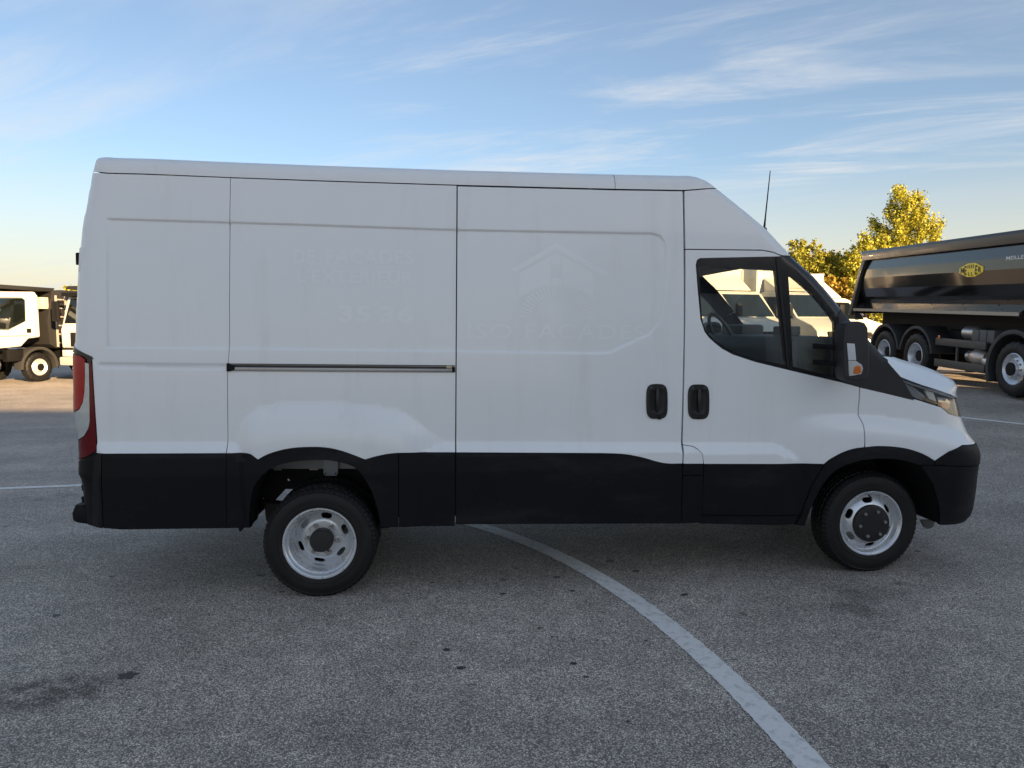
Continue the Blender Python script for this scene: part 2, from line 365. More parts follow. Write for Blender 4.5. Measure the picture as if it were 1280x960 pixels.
# painted lines, worn thin
LINE = bpy.data.materials.new('worn_line_paint'); LINE.use_nodes = True
def line_material():
    nt = LINE.node_tree; N = nt.nodes; L = nt.links; b = N['Principled BSDF']; tc = N.new('ShaderNodeTexCoord')
    v = N.new('ShaderNodeTexVoronoi'); v.inputs['Scale'].default_value = 160; L.new(tc.outputs['Object'], v.inputs['Vector'])
    n = N.new('ShaderNodeTexNoise'); n.inputs['Scale'].default_value = 18; n.inputs['Detail'].default_value = 8; n.inputs['Roughness'].default_value = .7; L.new(tc.outputs['Object'], n.inputs['Vector'])
    r = N.new('ShaderNodeMapRange'); r.inputs[1].default_value = .30; r.inputs[2].default_value = .50; L.new(n.outputs[0], r.inputs[0])
    mu = N.new('ShaderNodeMath'); mu.operation = 'SUBTRACT'; L.new(r.outputs[0], mu.inputs[0])
    m3 = N.new('ShaderNodeMath'); m3.operation = 'MULTIPLY'; m3.inputs[1].default_value = .35; m3.use_clamp = True; L.new(v.outputs['Distance'], m3.inputs[0]); L.new(m3.outputs[0], mu.inputs[1]); mu.use_clamp = True
    mx = N.new('ShaderNodeMix'); mx.data_type = 'RGBA'; mx.inputs[6].default_value = (.52, .505, .48, 1); mx.inputs[7].default_value = (.84, .825, .79, 1)
    L.new(mu.outputs[0], mx.inputs[0]); L.new(mx.outputs[2], b.inputs['Base Color']); b.inputs['Roughness'].default_value = .7
    bp = N.new('ShaderNodeBump'); bp.inputs['Strength'].default_value = .25; bp.inputs['Distance'].default_value = .002; L.new(v.outputs['Distance'], bp.inputs['Height']); L.new(bp.outputs[0], b.inputs['Normal'])
line_material()
def stripe(name, pts, w):
    pts = [Vector((p[0], p[1], 0)) for p in pts]; vs = []; fs = []; rnd = random.Random(3)
    for i, p in enumerate(pts):
        t = (pts[min(i + 1, len(pts) - 1)] - pts[max(0, i - 1)]).normalized(); n = Vector((-t.y, t.x, 0))
        for sgn in (-1, 1):
            q = p + n * sgn * (w / 2 + rnd.uniform(-.004, .004)); vs.append((q.x, q.y, gz(q.x, q.y) + .004))
        if i: fs.append((2 * i - 2, 2 * i - 1, 2 * i + 1, 2 * i))
    o = raw(name, vs, fs, LINE)
    if o.data.polygons[0].normal.z < 0: o.data.flip_normals()
    return tag(o, kind='structure')
curve_px = [(583, 653.5), (638, 670), (697, 694), (747.5, 723), (794, 752), (841, 791), (900, 838), (951, 889), (1013, 957), (1075, 1030)]
cpts = [on_ground(*p) for p in curve_px]
def smooth_fit(pts, deg, lo, hi, n):                # one even sweep through the surveyed points
    P = np.array([(p.x, p.y) for p in pts]); t = np.r_[0, np.cumsum(np.hypot(*np.diff(P, axis=0).T))]; fx, fy = np.polyfit(t, P[:, 0], deg), np.polyfit(t, P[:, 1], deg)
    return [(float(np.polyval(fx, u)), float(np.polyval(fy, u))) for u in np.linspace(-lo, t[-1] + hi, n)]
stripe('road_marking', smooth_fit(cpts, 3, .7, .0, 260), .135)
a, b_ = on_ground(-60, 613.5), on_ground(98, 607); e_ = b_ + (b_ - a) * 2.2
stripe('road_marking', resample([(a.x, a.y), (e_.x, e_.y)], .05, False), .11)
a, b_ = on_ground(1200, 521.5), on_ground(1290, 531.5)
stripe('road_marking', resample([tuple((a + (a - b_) * .25)[:2]), tuple((b_ + (b_ - a) * 3)[:2])], .05, False), .12)

# ================================================================== the van
REAR_SIL = [(121, 199), (117, 208), (115, 216), (111, 242), (105.5, 270), (102.5, 285), (99, 320), (97, 342), (95, 390), (93.5, 428), (90.5, 438), (91, 480), (92, 512), (93.5, 531), (97.5, 545), (98.5, 560), (98, 577), (97.6, 593), (101.5, 599), (103, 615), (104, 631), (105, 662)]
RR = .13
_r = [at(px, py, .072 + .10 * max(0, (1.755 + (403 - py) / 203 - 1.15) / 1.45) ** 2) for px, py in REAR_SIL]; RZ = np.array([p.z for p in _r]); RX = np.array([p.x for p in _r]) - RR * .106
NOSE_SIL = [(1199, 497), (1202.5, 510), (1206, 525), (1209, 532.5), (1215, 546), (1219, 553.5), (1220.5, 564), (1220.5, 574), (1219.5, 590), (1219, 612), (1217.5, 634), (1215, 643), (1208, 650), (1196, 655)]
RN = .40
_n = [at(px, py, .15) for px, py in NOSE_SIL]
SLANT = [(880, 223), (897, 236), (930, 262.5), (957, 285), (970, 299), (989, 320), (1017, 345), (1038, 369), (1064, 402), (1105, 446)]
_s = [at(px, py, .05 + .10 * max(0, (1.71 + (403 - py) / 190 - 1.15) / 1.45) ** 2) for px, py in SLANT]
FZ = [p.z for p in _n][::-1] + [at(1127, 472, 0).z] + [p.z for p in _s][::-1]
FX = [p.x + RN * .214 - .02 for p in _n][::-1] + [_n[0].x + .03] + [p.x + .008 for p in _s][::-1]
FR = [RN] * len(_n) + [.3] + [.08] * len(_s); FC = [1.0] * len(_n) + [.9] + [.7] * len(_s)
FZ, FX, FR, FC = map(np.array, (FZ, FX, FR, FC))
def sstep(t): t = np.clip(t, 0, 1); return t * t * (3 - 2 * t)
def Ybase(x, z):
    x = np.asarray(x, float); z = np.asarray(z, float)
    y = .10 * np.clip((z - 1.15) / 1.45, 0, 9) ** 2 + .11 * np.clip(.80 - z, 0, 9)
    d = np.clip((np.interp(z, RZ[::-1], RX[::-1]) + RR - x) / RR, 0, .985); y = y + RR * (1 - np.sqrt(1 - d * d))
    R = np.interp(z, FZ, FR); d = np.clip((R - (np.interp(z, FZ, FX) - x) * np.interp(z, FZ, FC)) / R, 0, .985); y = y + R * (1 - np.sqrt(1 - d * d))
    return y
def S(px, py):
    if px == 'L':
        z = float(np.interp(py, [q[1] for q in REAR_SIL], [p.z for p in _r])); return (float(np.interp(z, RZ[::-1], RX[::-1])) + .03 * RR, z)
    if px == 'N':
        z = float(np.interp(py, [q[1] for q in NOSE_SIL], [p.z for p in _n])); return (float(np.interp(z, FZ, FX)) - .03 * RN, z)
    if px == 'F':
        z = float(np.interp(py, [q[1] for q in SLANT], [p.z for p in _s])); return (float(np.interp(z, FZ, FX)) - .004, z)
    if px == 'XZ': return py
    d = ray(px, py); ts = (np.linspace(-.15, .75, 451) - CAM.y) / d.y
    X = CAM.x + d.x * ts; Y = CAM.y + d.y * ts; Z = CAM.z + d.z * ts; g = Y - Ybase(X, Z); k = np.argmax(g >= 0)
    if g[k] < 0: k = int(np.argmax(g))
    elif k > 0: t = g[k - 1] / (g[k - 1] - g[k]); return (float(X[k - 1] + (X[k] - X[k - 1]) * t), float(Z[k - 1] + (Z[k] - Z[k - 1]) * t))
    return (float(X[k]), float(Z[k]))
def PX(*pts): return [S(*p) for p in pts]
def sm(*pts): return smooth_line(pts, 4)
# pressed shapes of the side: (outline, how far in, width of the flank)
EMB = PX((132.5, 271.5), (350, 278), (571, 285.5), (815, 290), (826, 293), (832.5, 301), (834, 312), (831.5, 375), (826, 405), (812.5, 420), (785, 432), (765, 442), (750, 443.5), (571, 441), (350, 438), (132.5, 436.5))
GRV = PX((121, 452), (285, 453.5), (285, 464), (121, 462.5))
LEDGE = [PX((117, 551), (295, 551.3), (302, 554), (320, 571), (320, 720), (117, 720)), PX((478, 571), (486, 565), (510, 557), (533, 551), (700, 551.3), (965, 552), (990, 560), (1022, 574), (1022, 720), (478, 720))]
BULGE = PX((301, 560), (302, 524), (309, 516), (325, 509), (360, 504.7), (395, 504), (435, 505.5), (472, 509), (497, 514), (512, 522), (530, 536), (552, 551), (575, 570), (575, 700), (303, 700))
FBULGE = PX((968, 560), (978, 542), (988, 530), (1000, 522.5), (1023, 519.5), (1073, 519), (1114, 523), (1160, 530), (1195, 538), (1240, 550), (1240, 700), (1000, 700), (990, 600))
BTOP = np.array(PX((290, 556), (297, 540), (303, 525), (309, 516.5), (325, 509), (360, 504.7), (395, 504), (435, 505.5), (472, 509), (497, 514), (512, 521), (530, 534), (552, 549), (580, 566)))
def Yfull(x, z):
    x = np.asarray(x, float); z = np.asarray(z, float); P = np.c_[x, z]; y = Ybase(x, z)
    y = y + .011 * sstep(sdist(P, EMB) / .020) + .005 * sstep(sdist(P, GRV) / .016)
    led = np.zeros(len(x))
    for k, l in enumerate(LEDGE):
        sd = sdist(P, l) / .075; v = np.clip(sd, 0, 1) - .12 * np.clip(1 - sd, 0, 1) * (sd > 0)
        if k: v = v * (1 - sstep((x - l[5][0]) / (l[7][0] - l[5][0])))      # it dies away before the front arch
        led = np.maximum(led, v)
    bl = np.clip((np.interp(x, BTOP[:, 0], BTOP[:, 1]) - z) / .25, 0, 1); bl = (1 - (1 - bl) ** 2) * (1 - sstep((x - BTOP[9, 0]) / (BTOP[-1, 0] - BTOP[9, 0]))) * sstep((x - BTOP[0, 0]) / .16)
    fb = sdist(P, FBULGE) / .15; x0, x1 = FBULGE[0][0], FBULGE[4][0]; fb = np.where(fb > 0, 1 - (1 - np.clip(fb, 0, 1)) ** 2, 0) * sstep((x - x0) / (x1 - x0 + .25))
    return y - np.maximum.reduce([.042 * led, .060 * bl, .060 * fb])
def offset_line(pl, d):
    p = np.array(pl); n = len(p); out = []
    for i in range(n):
        t = p[(i + 1) % n] - p[i - 1]; t /= np.linalg.norm(t) + 1e-9; out.append(tuple(p[i] + d * np.array([-t[1], t[0]])))
    return out
def _wires():
    ws = []
    for pl, ds in ((EMB, (0, .005, .010, .015, .020)), (GRV, (0, .008)), (BULGE, (0, .02, .05)), (FBULGE, (0, .02, .05)), (LEDGE[0], (0, .012)), (LEDGE[1], (0, .012))):
        rs = resample(pl, .022); A = np.array(rs); area = np.sum(A[:, 0] * np.roll(A[:, 1], -1) - np.roll(A[:, 0], -1) * A[:, 1])
        for d in ds:
            q = offset_line(rs, d if area > 0 else -d); ws.append(q + [q[0]])
    return ws
WIRES = _wires()
VX = at(640, 650, 1.0).x
VAN = thing('cargo_van', 'large white high-roof panel van with black lower cladding standing side-on in front', 'van', (VX, 1.0, 0))
VOFF = Vector((VX, 1.0, 0)); WID = 2.0
def panel(name, outer, m, holes=(), parent=VAN, off=0.0, thick=.03, step=.026, wires=True, inset=0.0, shape=None):
    shape = shape or Yfull
    outer = resample(outer, step * 1.1); holes = [resample(h, step) for h in holes]; ws = []
    if wires:
        lo = np.array(outer).min(0) - .01; hi = np.array(outer).max(0) + .01
        for w in WIRES:
            W = np.array(w); ok = np.all((W > lo) & (W < hi), 1)
            if not ok.any(): continue
            ok &= in_poly(W, outer) & (seg_dist(W, outer) > .004)
            for h in holes: ok &= ~in_poly(W, h) & (seg_dist(W, h) > .004)
            run = []
            for p, k in zip(w, ok):
                if k: run.append(p)
                else:
                    if len(run) > 1: ws.append(run)
                    run = []
            if len(run) > 1: ws.append(run)
    V, F = triangulate(outer, holes, step, wires=ws)
    y = shape(V[:, 0], V[:, 1]) + off; e = .0015
    gx = (shape(V[:, 0] + e, V[:, 1]) - shape(V[:, 0] - e, V[:, 1])) / (2 * e); gzz = (shape(V[:, 0], V[:, 1] + e) - shape(V[:, 0], V[:, 1] - e)) / (2 * e)
    nr = np.c_[gx, -np.ones(len(V)), gzz]; nr /= np.linalg.norm(nr, axis=1)[:, None]
    verts = [Vector((a, b, c)) - VOFF for a, b, c in np.c_[V[:, 0], y, V[:, 1]]]; norms = [tuple(n) for n in nr]
    e1 = V[F[:, 1]] - V[F[:, 0]]; e2 = V[F[:, 2]] - V[F[:, 0]]; cr = e1[:, 0] * e2[:, 1] - e1[:, 1] * e2[:, 0]
    faces = [tuple(int(i) for i in (f if c > 0 else f[::-1])) for f, c in zip(F, cr)]
    for lp, sg in [(outer, 1)] + [(h, -1) for h in holes]:
        A = np.array(lp); area = np.sum(A[:, 0] * np.roll(A[:, 1], -1) - np.roll(A[:, 0], -1) * A[:, 1])
        if (area > 0) != (sg > 0): lp = lp[::-1]
        A = np.array(lp); yy = shape(A[:, 0], A[:, 1]) + off; n = len(lp); o = len(verts)
        for i in range(n):
            t = A[(i + 1) % n] - A[i - 1]; t /= np.linalg.norm(t) + 1e-9; no = (t[1], 0.0, -t[0])
            verts.append(Vector((A[i, 0], yy[i], A[i, 1])) - VOFF); norms.append(no); verts.append(Vector((A[i, 0], yy[i] + thick, A[i, 1])) - VOFF); norms.append(no)
        for i in range(n):
            j = (i + 1) % n; faces.append((o + 2 * i, o + 2 * i + 1, o + 2 * j + 1, o + 2 * j))
    me = bpy.data.meshes.new(name); me.from_pydata(verts, [], faces); me.materials.append(m); me.update()
    me.polygons.foreach_set('use_smooth', [True] * len(me.polygons)); me.normals_split_custom_set_from_vertices(norms)
    return link(bpy.data.objects.new(name, me), parent)

MIRRORED = []                                       # parts the far side has too
def both(o): MIRRORED.append(o); return o
CREASE = [('L', 216), (135, 216.5), (180, 217.5), (288, 222), (400, 226), (571, 231.5), (769, 236.5), (854, 238), ('F', 236)]
PANELS = {}
G = .0022
TL_TOP = [('L', 438), (104, 443), (115, 448)]
both(panel('rear_side_panel', PX(('L', 217), (135, 217.3), (180, 218.3), (287.8, 222.6), (286, 436), (284, 470), (284.6, 565), (122, 565.5), (122, 553), (115.4, 447), (104, 442), ('L', 437), ('L', 428), ('L', 390), ('L', 342), ('L', 320), ('L', 285), ('L', 260), ('L', 240)), WHITE))
ARCH_TOP_R = [(285.6, 565), (312, 565)] + sm((316, 565.6), (320, 568), (325.5, 572)) + sm((325.5, 572), (335, 566.6), (347, 562.3), (360, 559.1), (373, 557.3), (387, 556.6), (400, 556.6), (412, 557.6), (424, 560), (435, 563.3), (447, 567.8), (457.5, 572))[1:] + sm((457.5, 572), (470, 568.4), (484, 565.4), (497, 563.9))[1:] + [(568.8, 564)]
both(panel('side_panel', PX((288.6, 222.7), (400, 226.8), (570.6, 232.2), (570, 340), (569.4, 455), (568.8, 564), *ARCH_TOP_R[-2::-1], (284.8, 470), (286.8, 436)), WHITE))
both(panel('sliding_door', PX((572.2, 233), (769, 238), (853.2, 239.2), (854.6, 420), (851.3, 551), *sm((850.2, 577.7), (836, 577.9), (826, 576.9), (815, 574.3), (804, 571), (792, 568.3), (780, 566.3), (768, 565.3), (750, 564.9)), (570.4, 564), (570.8, 460)), WHITE))
both(panel('cab_side_panel', PX((855.6, 238.9), ('F', 236.5), ('F', 262), ('F', 285), ('F', 300), ('F', 319.7), (977.5, 319), (966, 314.5), (953, 312), (856.8, 310.9)), WHITE))
WIN_OUT = [(875, 323), (971, 321), (981, 320.6), ('F', 320.8), ('F', 345), ('F', 369), ('F', 385), (1047, 392), (1049, 477), (1019, 470), (985, 462), (944, 452), (915.6, 442.5), (903, 435.5), (893, 427.5), (886, 421), (881, 414), (876, 399), (872.5, 362), (870, 331), (871.5, 325.5)]
both(panel('front_door', PX((856.9, 312.3), (953, 313.4), (966, 315.9), (976.5, 320.2), (971, 320.5), (875, 322.5), (871, 325), (869.6, 331), (872, 362), (875.5, 399), (880.5, 414.4), (885.6, 421.5), (892.6, 428), (902.6, 436), (915.4, 443), (944, 452.5), (985, 462.5), (1019, 470.5), (1049, 477.5), (1073.7, 484), (1073.8, 490), (1071.8, 519), (1074.2, 529), *sm((1073.8, 557), (1064, 558.2), (1055, 560.6), (1047, 563.8), (1039.5, 568), (1032, 573), (1026, 578.5)), (877.2, 578.2), (876.4, 572), (875.3, 566), (871, 560.5), (865.2, 557), (853.3, 555.4), (853.4, 551), (856.4, 420)), WHITE))
both(panel('front_fender', PX((1075.2, 484.6), (1111, 493), (1142, 500.5), (1144, 499.3), (1162.5, 505.2), (1176, 509.3), (1185, 517.2), (1195, 520.5), ('N', 525), ('N', 532.5), ('N', 546), ('N', 553), (1196, 554.6), (1178, 562.5), *sm((1161, 573.7), (1152, 568), (1142.5, 563.6), (1132, 560.2), (1120.6, 557.7), (1106, 556.1), (1090, 555.6), (1075.2, 557)), (1075.6, 529), (1073.2, 519), (1075.2, 490)), WHITE))
both(panel('fuel_flap', PX((853.5, 556.3), (865, 557.9), (870.5, 561.2), (874.6, 566.3), (875.7, 572), (876.2, 578), (851.6, 578)), WHITE))
# black cladding
both(panel('rear_corner_cladding', PX((130.9, 566.2), (121, 566.8), ('L', 577.5), ('L', 593), ('L', 597), ('L', 605), ('L', 631), ('L', 655), (120, 657.5), (132.8, 657.5)), BLACK, off=-.004))
both(panel('rear_side_cladding', PX((131.9, 566.2), (285.4, 565.7), (285.6, 657), (150, 659), (133.8, 657.5)), BLACK, off=-.003))
ARCH_IN_R = sm((313.5, 657.5), (314, 645), (316, 622), (322, 603), (333, 589.5), (346, 580.5), (372, 574.5), (400, 572.5), (418, 573.6), (432, 576.5), (446, 582.5), (457, 595), (467, 614), (474, 637), (477, 655.2))
both(panel('rear_arch_cladding', PX((286.2, 565.9), *[(a, b + .6) for a, b in ARCH_TOP_R[1:-1]], (498.7, 564.5), (498.7, 655.3), *ARCH_IN_R[::-1], (286.4, 657.5)), BLACK, off=-.006))
both(panel('side_cladding', PX((499.5, 564.6), (568.6, 564.8), (568.6, 655.2), (499.5, 655.5)), BLACK, off=-.003))
both(panel('sliding_door_cladding', PX((570.2, 564.8), *sm((750, 565.7), (768, 566.1), (780, 567.1), (792, 569.1), (804, 571.8), (815, 575.1), (826, 577.7), (836, 578.6), (850.1, 578.4)), (848.3, 652), (569.6, 653)), BLACK, off=-.003))
both(panel('flap_cladding', PX((851.5, 578.8), (876.3, 578.8), (876.1, 592), (851.1, 592)), BLACK, off=-.003))
both(panel('step_cladding', PX((851, 593), (876.1, 593), (875.4, 620), (873.5, 651), (849, 652)), BLACK, off=-.003))
both(panel('front_door_cladding', PX((877.3, 579), (1025.6, 579.3), (1011.5, 605), (1002.5, 632), (999.5, 642.7), (874.8, 641)), BLACK, off=-.003))
both(panel('sill_cladding', PX((874.6, 642.2), (999.2, 643.9), (993, 655), (872.5, 652.5)), BLACK, off=.004))
ARCH_IN_F = sm((1004, 656), (1007, 645), (1012, 630), (1020.6, 610), (1028, 598), (1036, 588.5), (1046, 581.5), (1058, 576.2), (1070, 573), (1083, 571.6), (1097, 571), (1111, 571.8), (1127, 574.3), (1142, 579.5))
both(panel('front_arch_cladding', PX(*sm((1026.4, 579.6), (1032, 573.9), (1039.5, 568.8), (1047, 564.6), (1055, 561.4), (1064, 559), (1074.5, 557.7), (1090, 556.3), (1106, 556.8), (1120.6, 558.4), (1132, 560.9), (1142.5, 564.3), (1152, 568.7), (1160.3, 573.9)), (1160, 578.4), (1142.5, 579.2), *ARCH_IN_F[-2::-1], (993.6, 655.3), (1000.3, 643), (1003.3, 632), (1012.3, 605)), BLACK, off=-.008))
both(panel('bumper_corner_trim', PX((1161.2, 574.3), (1178, 563.3), (1196, 555.3), ('N', 553.6), ('N', 564), ('N', 577.8), (1161, 578.4)), BLACK, off=-.010))
both(panel('front_bumper', PX((1143.5, 580.6), (1160, 579.8), ('N', 579), ('N', 600), ('N', 620), ('N', 633), ('N', 639), ('N', 645), ('N', 649), (1167.5, 653), (1167, 630), (1158.6, 602), (1151, 590)), BLACK, off=-.004))

# shell behind the seams
both(panel('inner_shell', PX((140, 222), (571, 236), (850, 242), (850, 640), (490, 640), (480, 600), (440, 566), (400, 560), (355, 565), (322, 585), (306, 640), (140, 640)), GAP, off=.032, thick=.01, step=.09, wires=False, shape=Ybase))
both(panel('inner_shell', PX((846, 242), (890, 242), (960, 300), (965, 318), (872, 318), (864, 330), (868, 364), (872, 402), (880, 420), (895, 435), (915, 447), (985, 467), (1049, 482), (1110, 500), (1150, 512), (1150, 545), (1075, 548), (1020, 570), (995, 640), (846, 640)), GAP, off=.032, thick=.01, step=.09, wires=False, shape=Ybase))

# door window: black frame with two openings, panes set in
W1 = [(873.8, 333.5), (968.5, 338), (975, 395), (982, 456), (944, 448.5), (925, 443), (908, 434.5), (893, 424.8), (883, 414.5), (879, 404), (877, 392), (875, 362)]
W2 = [(985.5, 345), (990, 346.5), (1003, 357), (1018, 371), (1033, 389), (1039, 397), (1043, 404), (1044, 470), (1015, 464.5), (991, 458)]
both(panel('window_frame', PX(*WIN_OUT), TRIM, holes=[PX(*W1), PX(*W2)], off=.001, step=.03, shape=Ybase))
both(panel('window_pane', PX(*W1), GLASS, off=.010, thick=.002, step=.06, shape=Ybase))
both(panel('quarter_window_pane', PX(*W2), GLASS, off=.010, thick=.002, step=.06, shape=Ybase))
both(panel('cowl_trim', PX((1047.6, 392.6), ('F', 386), ('F', 402), ('F', 425), ('F', 446), (1110, 453), (1126.2, 471.5), (1143, 499.6), (1111, 492.2), (1074, 483.7), (1049.5, 477.2)), mat('cowl_plastic', (.016, .016, .018), .6, var=.15, bump=.3, bscale=900), off=-.001, step=.03, shape=Ybase))
# the divider seal in front of the main pane
both(panel('window_seal', PX((969.5, 322), (972, 322), (986, 459), (983.5, 458.4)), mat('rubber_seal', (.006, .006, .006), .6), off=-.006, thick=.008, step=.05, shape=Ybase, wires=False))

# headlight
HL = [(1126.6, 474.5), (1142, 480.5), (1160, 486), (1177.5, 491.5), (1190, 495.5), ('N', 498.5), ('N', 510), ('N', 520), ('N', 524.2), (1195, 519.8), (1185, 516.2), (1176, 508.2), (1162.5, 504.2), (1144.5, 498)]
hl = both(panel('headlight', PX(*HL), mat('headlight_black_bowl', (.012, .012, .012), .25, var=.2), off=.055, thick=.02, step=.03, wires=False, shape=Ybase))
def hl_part(name, pts, m, off, thick=.02): return panel(name, PX(*pts), m, off=off, thick=thick, step=.03, wires=False, shape=Ybase, parent=hl)
hl_part('reflector', [(1131, 478), (1146, 484), (1158, 493), (1166, 501), (1159, 501.5), (1147, 497), (1140, 490)], CHROME, .045)
hl_part('reflector', [(1160, 488), (1170, 491), (1174, 502), (1168, 503), (1163, 496)], mat('headlight_white_guide', (.72, .70, .64), .25, var=.1), .028)
hl_part('reflector', [(1176, 497), (1189, 499.5), (1193, 505), (1184, 505), (1178, 503)], CHROME, .040)
hl_part('projector', [(1182, 503.5), (1189, 503.5), (1192, 508), (1189, 512.5), (1183, 511), (1180.5, 507)], AMBER, .034)
hl_part('turn_signal', [(1158, 497), (1169, 500.5), (1176, 504.5), (1171, 505.5), (1161, 502)], mat('headlight_tan', (.42, .28, .14), .2, metal=.6), .026)
hl_part('lens_rim', [(1126.6, 474.5), (1160, 486), (1190, 495.5), ('N', 498.5), ('N', 500.5), (1190, 497.5), (1160, 488), (1128.5, 477)], CHROME, .012, .01)
hl_part('lens', HL, LENS, .004, .004)

# tail light
tl = both(panel('tail_light', PX(('L', 438), (104, 443), (115, 448), (117.5, 480), (122, 553), (121, 565.7), ('L', 577), ('L', 560), ('L', 545), ('L', 531), ('L', 512), ('L', 480)), TRIM, off=.012, thick=.02, step=.02, wires=False, shape=Ybase))
def tl_part(name, pts, m): return panel(name, PX(*pts), m, off=-.004, thick=.014, step=.02, wires=False, shape=Ybase, parent=tl)
tl_part('red_lens', [('L', 441), (100, 445), (106, 449), (106.3, 470), (105.5, 490), (103.5, 502), (99, 511), ('L', 516), ('L', 500), ('L', 470)], RED)
tl_part('clear_lens', [(106.4, 453), (111.2, 455), (112, 490), (112.3, 527), (110.5, 536), (105, 545), ('L', 551), ('L', 540), ('L', 531), ('L', 517), (99.6, 512), (104, 503), (106, 490), (106.7, 470)], CLEARL)
tl_part('dark_red_lens', [(112, 455.4), (113.9, 451.5), (115.3, 460), (117, 490), (120.8, 552), (120, 563.4), (110, 569.5), ('L', 575.3), ('L', 553), (105.4, 546), (111, 537), (112.9, 527), (112.6, 490)], DARKRED)
both(panel('tail_light_seal', PX(('L', 431), (104, 440.6), (115.5, 446), (117, 449), ('L', 438)), TRIM, off=-.003, thick=.01, step=.02, wires=False, shape=Ybase))

# ---- roof and front: lofts from the right edge to the left edge
def loft(name, rows, m, parent=VAN, angle=60, thickness=0):
    nv = len(rows[0]); vs = [Vector(p) - VOFF for r in rows for p in r]
    fs = [(i * nv + j, i * nv + j + 1, (i + 1) * nv + j + 1, (i + 1) * nv + j) for i in range(len(rows) - 1) for j in range(nv - 1)]
    bm = bmesh.new(); bv = [bm.verts.new(v) for v in vs]
    for f in fs:
        try: bm.faces.new([bv[k] for k in f])
        except ValueError: pass
    bmesh.ops.remove_doubles(bm, verts=bm.verts, dist=1e-5); bmesh.ops.recalc_face_normals(bm, faces=bm.faces)
    me = bpy.data.meshes.new(name); bm.to_mesh(me); bm.free(); me.materials.append(m)
    me.polygons.foreach_set('use_smooth', [True] * len(me.polygons)); me.set_sharp_from_angle(angle=R_(angle))
    return link(bpy.data.objects.new(name, me), parent)
CR = np.array(PX(*CREASE)); cx0, cx1 = CR[0, 0], CR[-1, 0]
PROF = [(0, 0), (.0015, .018), (.005, .036), (.012, .056), (.024, .075), (.044, .092), (.075, .106), (.12, .116), (.2, .126), (.35, .134), (.6, .140), (.95, .143)]
def roof_rows(xa, xb, n):
    hx = [S(px, 240)[0] for px in (850, 865, 876, 885, 892, 898)]; rows = []
    for k in range(n + 1):
        x = xa + (xb - xa) * k / n; zc = float(np.interp(x, CR[:, 0], CR[:, 1])) + .003; y0 = float(Yfull([x], [zc])[0])
        h = float(np.interp(x, hx, [1, .97, .84, .62, .36, 0])); u = min(1, max(0, (x - cx0) / .07)); h *= math.sqrt(max(0, 1 - (1 - u) ** 2)) * .8 + .2
        r = [(x, y0 + a * (1 if a < .3 else (1 - y0) / 1.0 if a < .95 else (1 - y0) / .95), zc + b * h) for a, b in PROF]
        rows.append(r + [(x, 2 - y, z) for x, y, z in r[-2::-1]])
    return rows
xj = S(769, 237)[0]
loft('roof', roof_rows(cx0, xj - .0016, 70), WHITE); loft('roof_front', roof_rows(xj + .0016, cx1, 40), WHITE)
def slant_rows(pa, pb, n, bow, inset=0.0):
    rows = []
    for k in range(n + 1):
        py = pa + (pb - pa) * k / n; x, z = S('F', py); y0 = float(Ybase([x], [z])[0]) + inset; r = []
        for t in np.linspace(0, 1, 9): r.append((x + bow * (1 - (1 - t) ** 2.2), y0 + (1 - y0) * t, z + .01 * t))
        rows.append(r + [(a, 2 - b, c) for a, b, c in r[-2::-1]])
    return rows
loft('roof_brow', slant_rows(236.5, 318, 16, .10), WHITE)
loft('windscreen', slant_rows(319, 441, 16, .16), GLASS)
loft('windscreen_surround', slant_rows(316, 321, 2, .102, .002), TRIM)
loft('scuttle', slant_rows(438, 447, 3, .17, .001), BLACK)
# bonnet
HED = [(1104.5, 445.5), (1112, 455), (1119, 463.5), (1126, 471), (1140, 476.5), (1152.5, 481), (1165, 485), (1180, 490), (1190, 493.5), (1198, 497.6)]
HTOP = [(1104.5, 444.3), (1118, 448.5), (1132, 452.4), (1145, 456), (1156, 460), (1166, 464.2), (1175, 468.5), (1184, 473.5), (1190.5, 480.5), (1195.5, 491)]
rows = []
HY = [.7, .7, .7, .7, .66, .58, .5, .42, .33, .25]
for k_, ((ex, ey), (tx, ty)) in enumerate(zip(HED, HTOP)):
    e = S(ex, ey); E = Vector((e[0], float(Ybase([e[0]], [e[1]])[0]) + .004, e[1])); T = at(tx, ty, HY[k_]); Cn = Vector((T.x + .05 + .008 * k_, 1.0, T.z - .012))
    r = []
    for t in (0, .06, .14, .25, .4, .55, .7, .85, 1):
        r.append((E.x + (T.x - E.x) * (1 - (1 - t) ** 1.7), E.y + (T.y - E.y) * t, E.z + (T.z - E.z) * (1 - (1 - t) ** 2.8)))
    r += [tuple(T.lerp(Cn, t)) for t in (.33, .66, 1)]
    rows.append(r + [(a, 2 - b, c) for a, b, c in r[-2::-1]])
loft('bonnet', rows, WHITE)
# front face (mostly turned away from the photographer)
def face_rows(pa, pb, n, bow):
    rows = []
    for k in range(n + 1):
        py = pa + (pb - pa) * k / n; x, z = S('N', py); y0 = float(Ybase([x], [z])[0]) - .002; r = [(x + bow * (1 - (1 - t) ** 2), y0 + (1 - y0) * t, z) for t in np.linspace(0, 1, 8)]
        rows.append(r + [(a, 2 - b, c) for a, b, c in r[-2::-1]])
    return rows
loft('nose_panel', face_rows(497, 553, 8, .09), WHITE); loft('grille', face_rows(553.8, 579, 4, .085), BLACK); loft('bumper_face', face_rows(579.5, 649, 8, .08), BLACK)
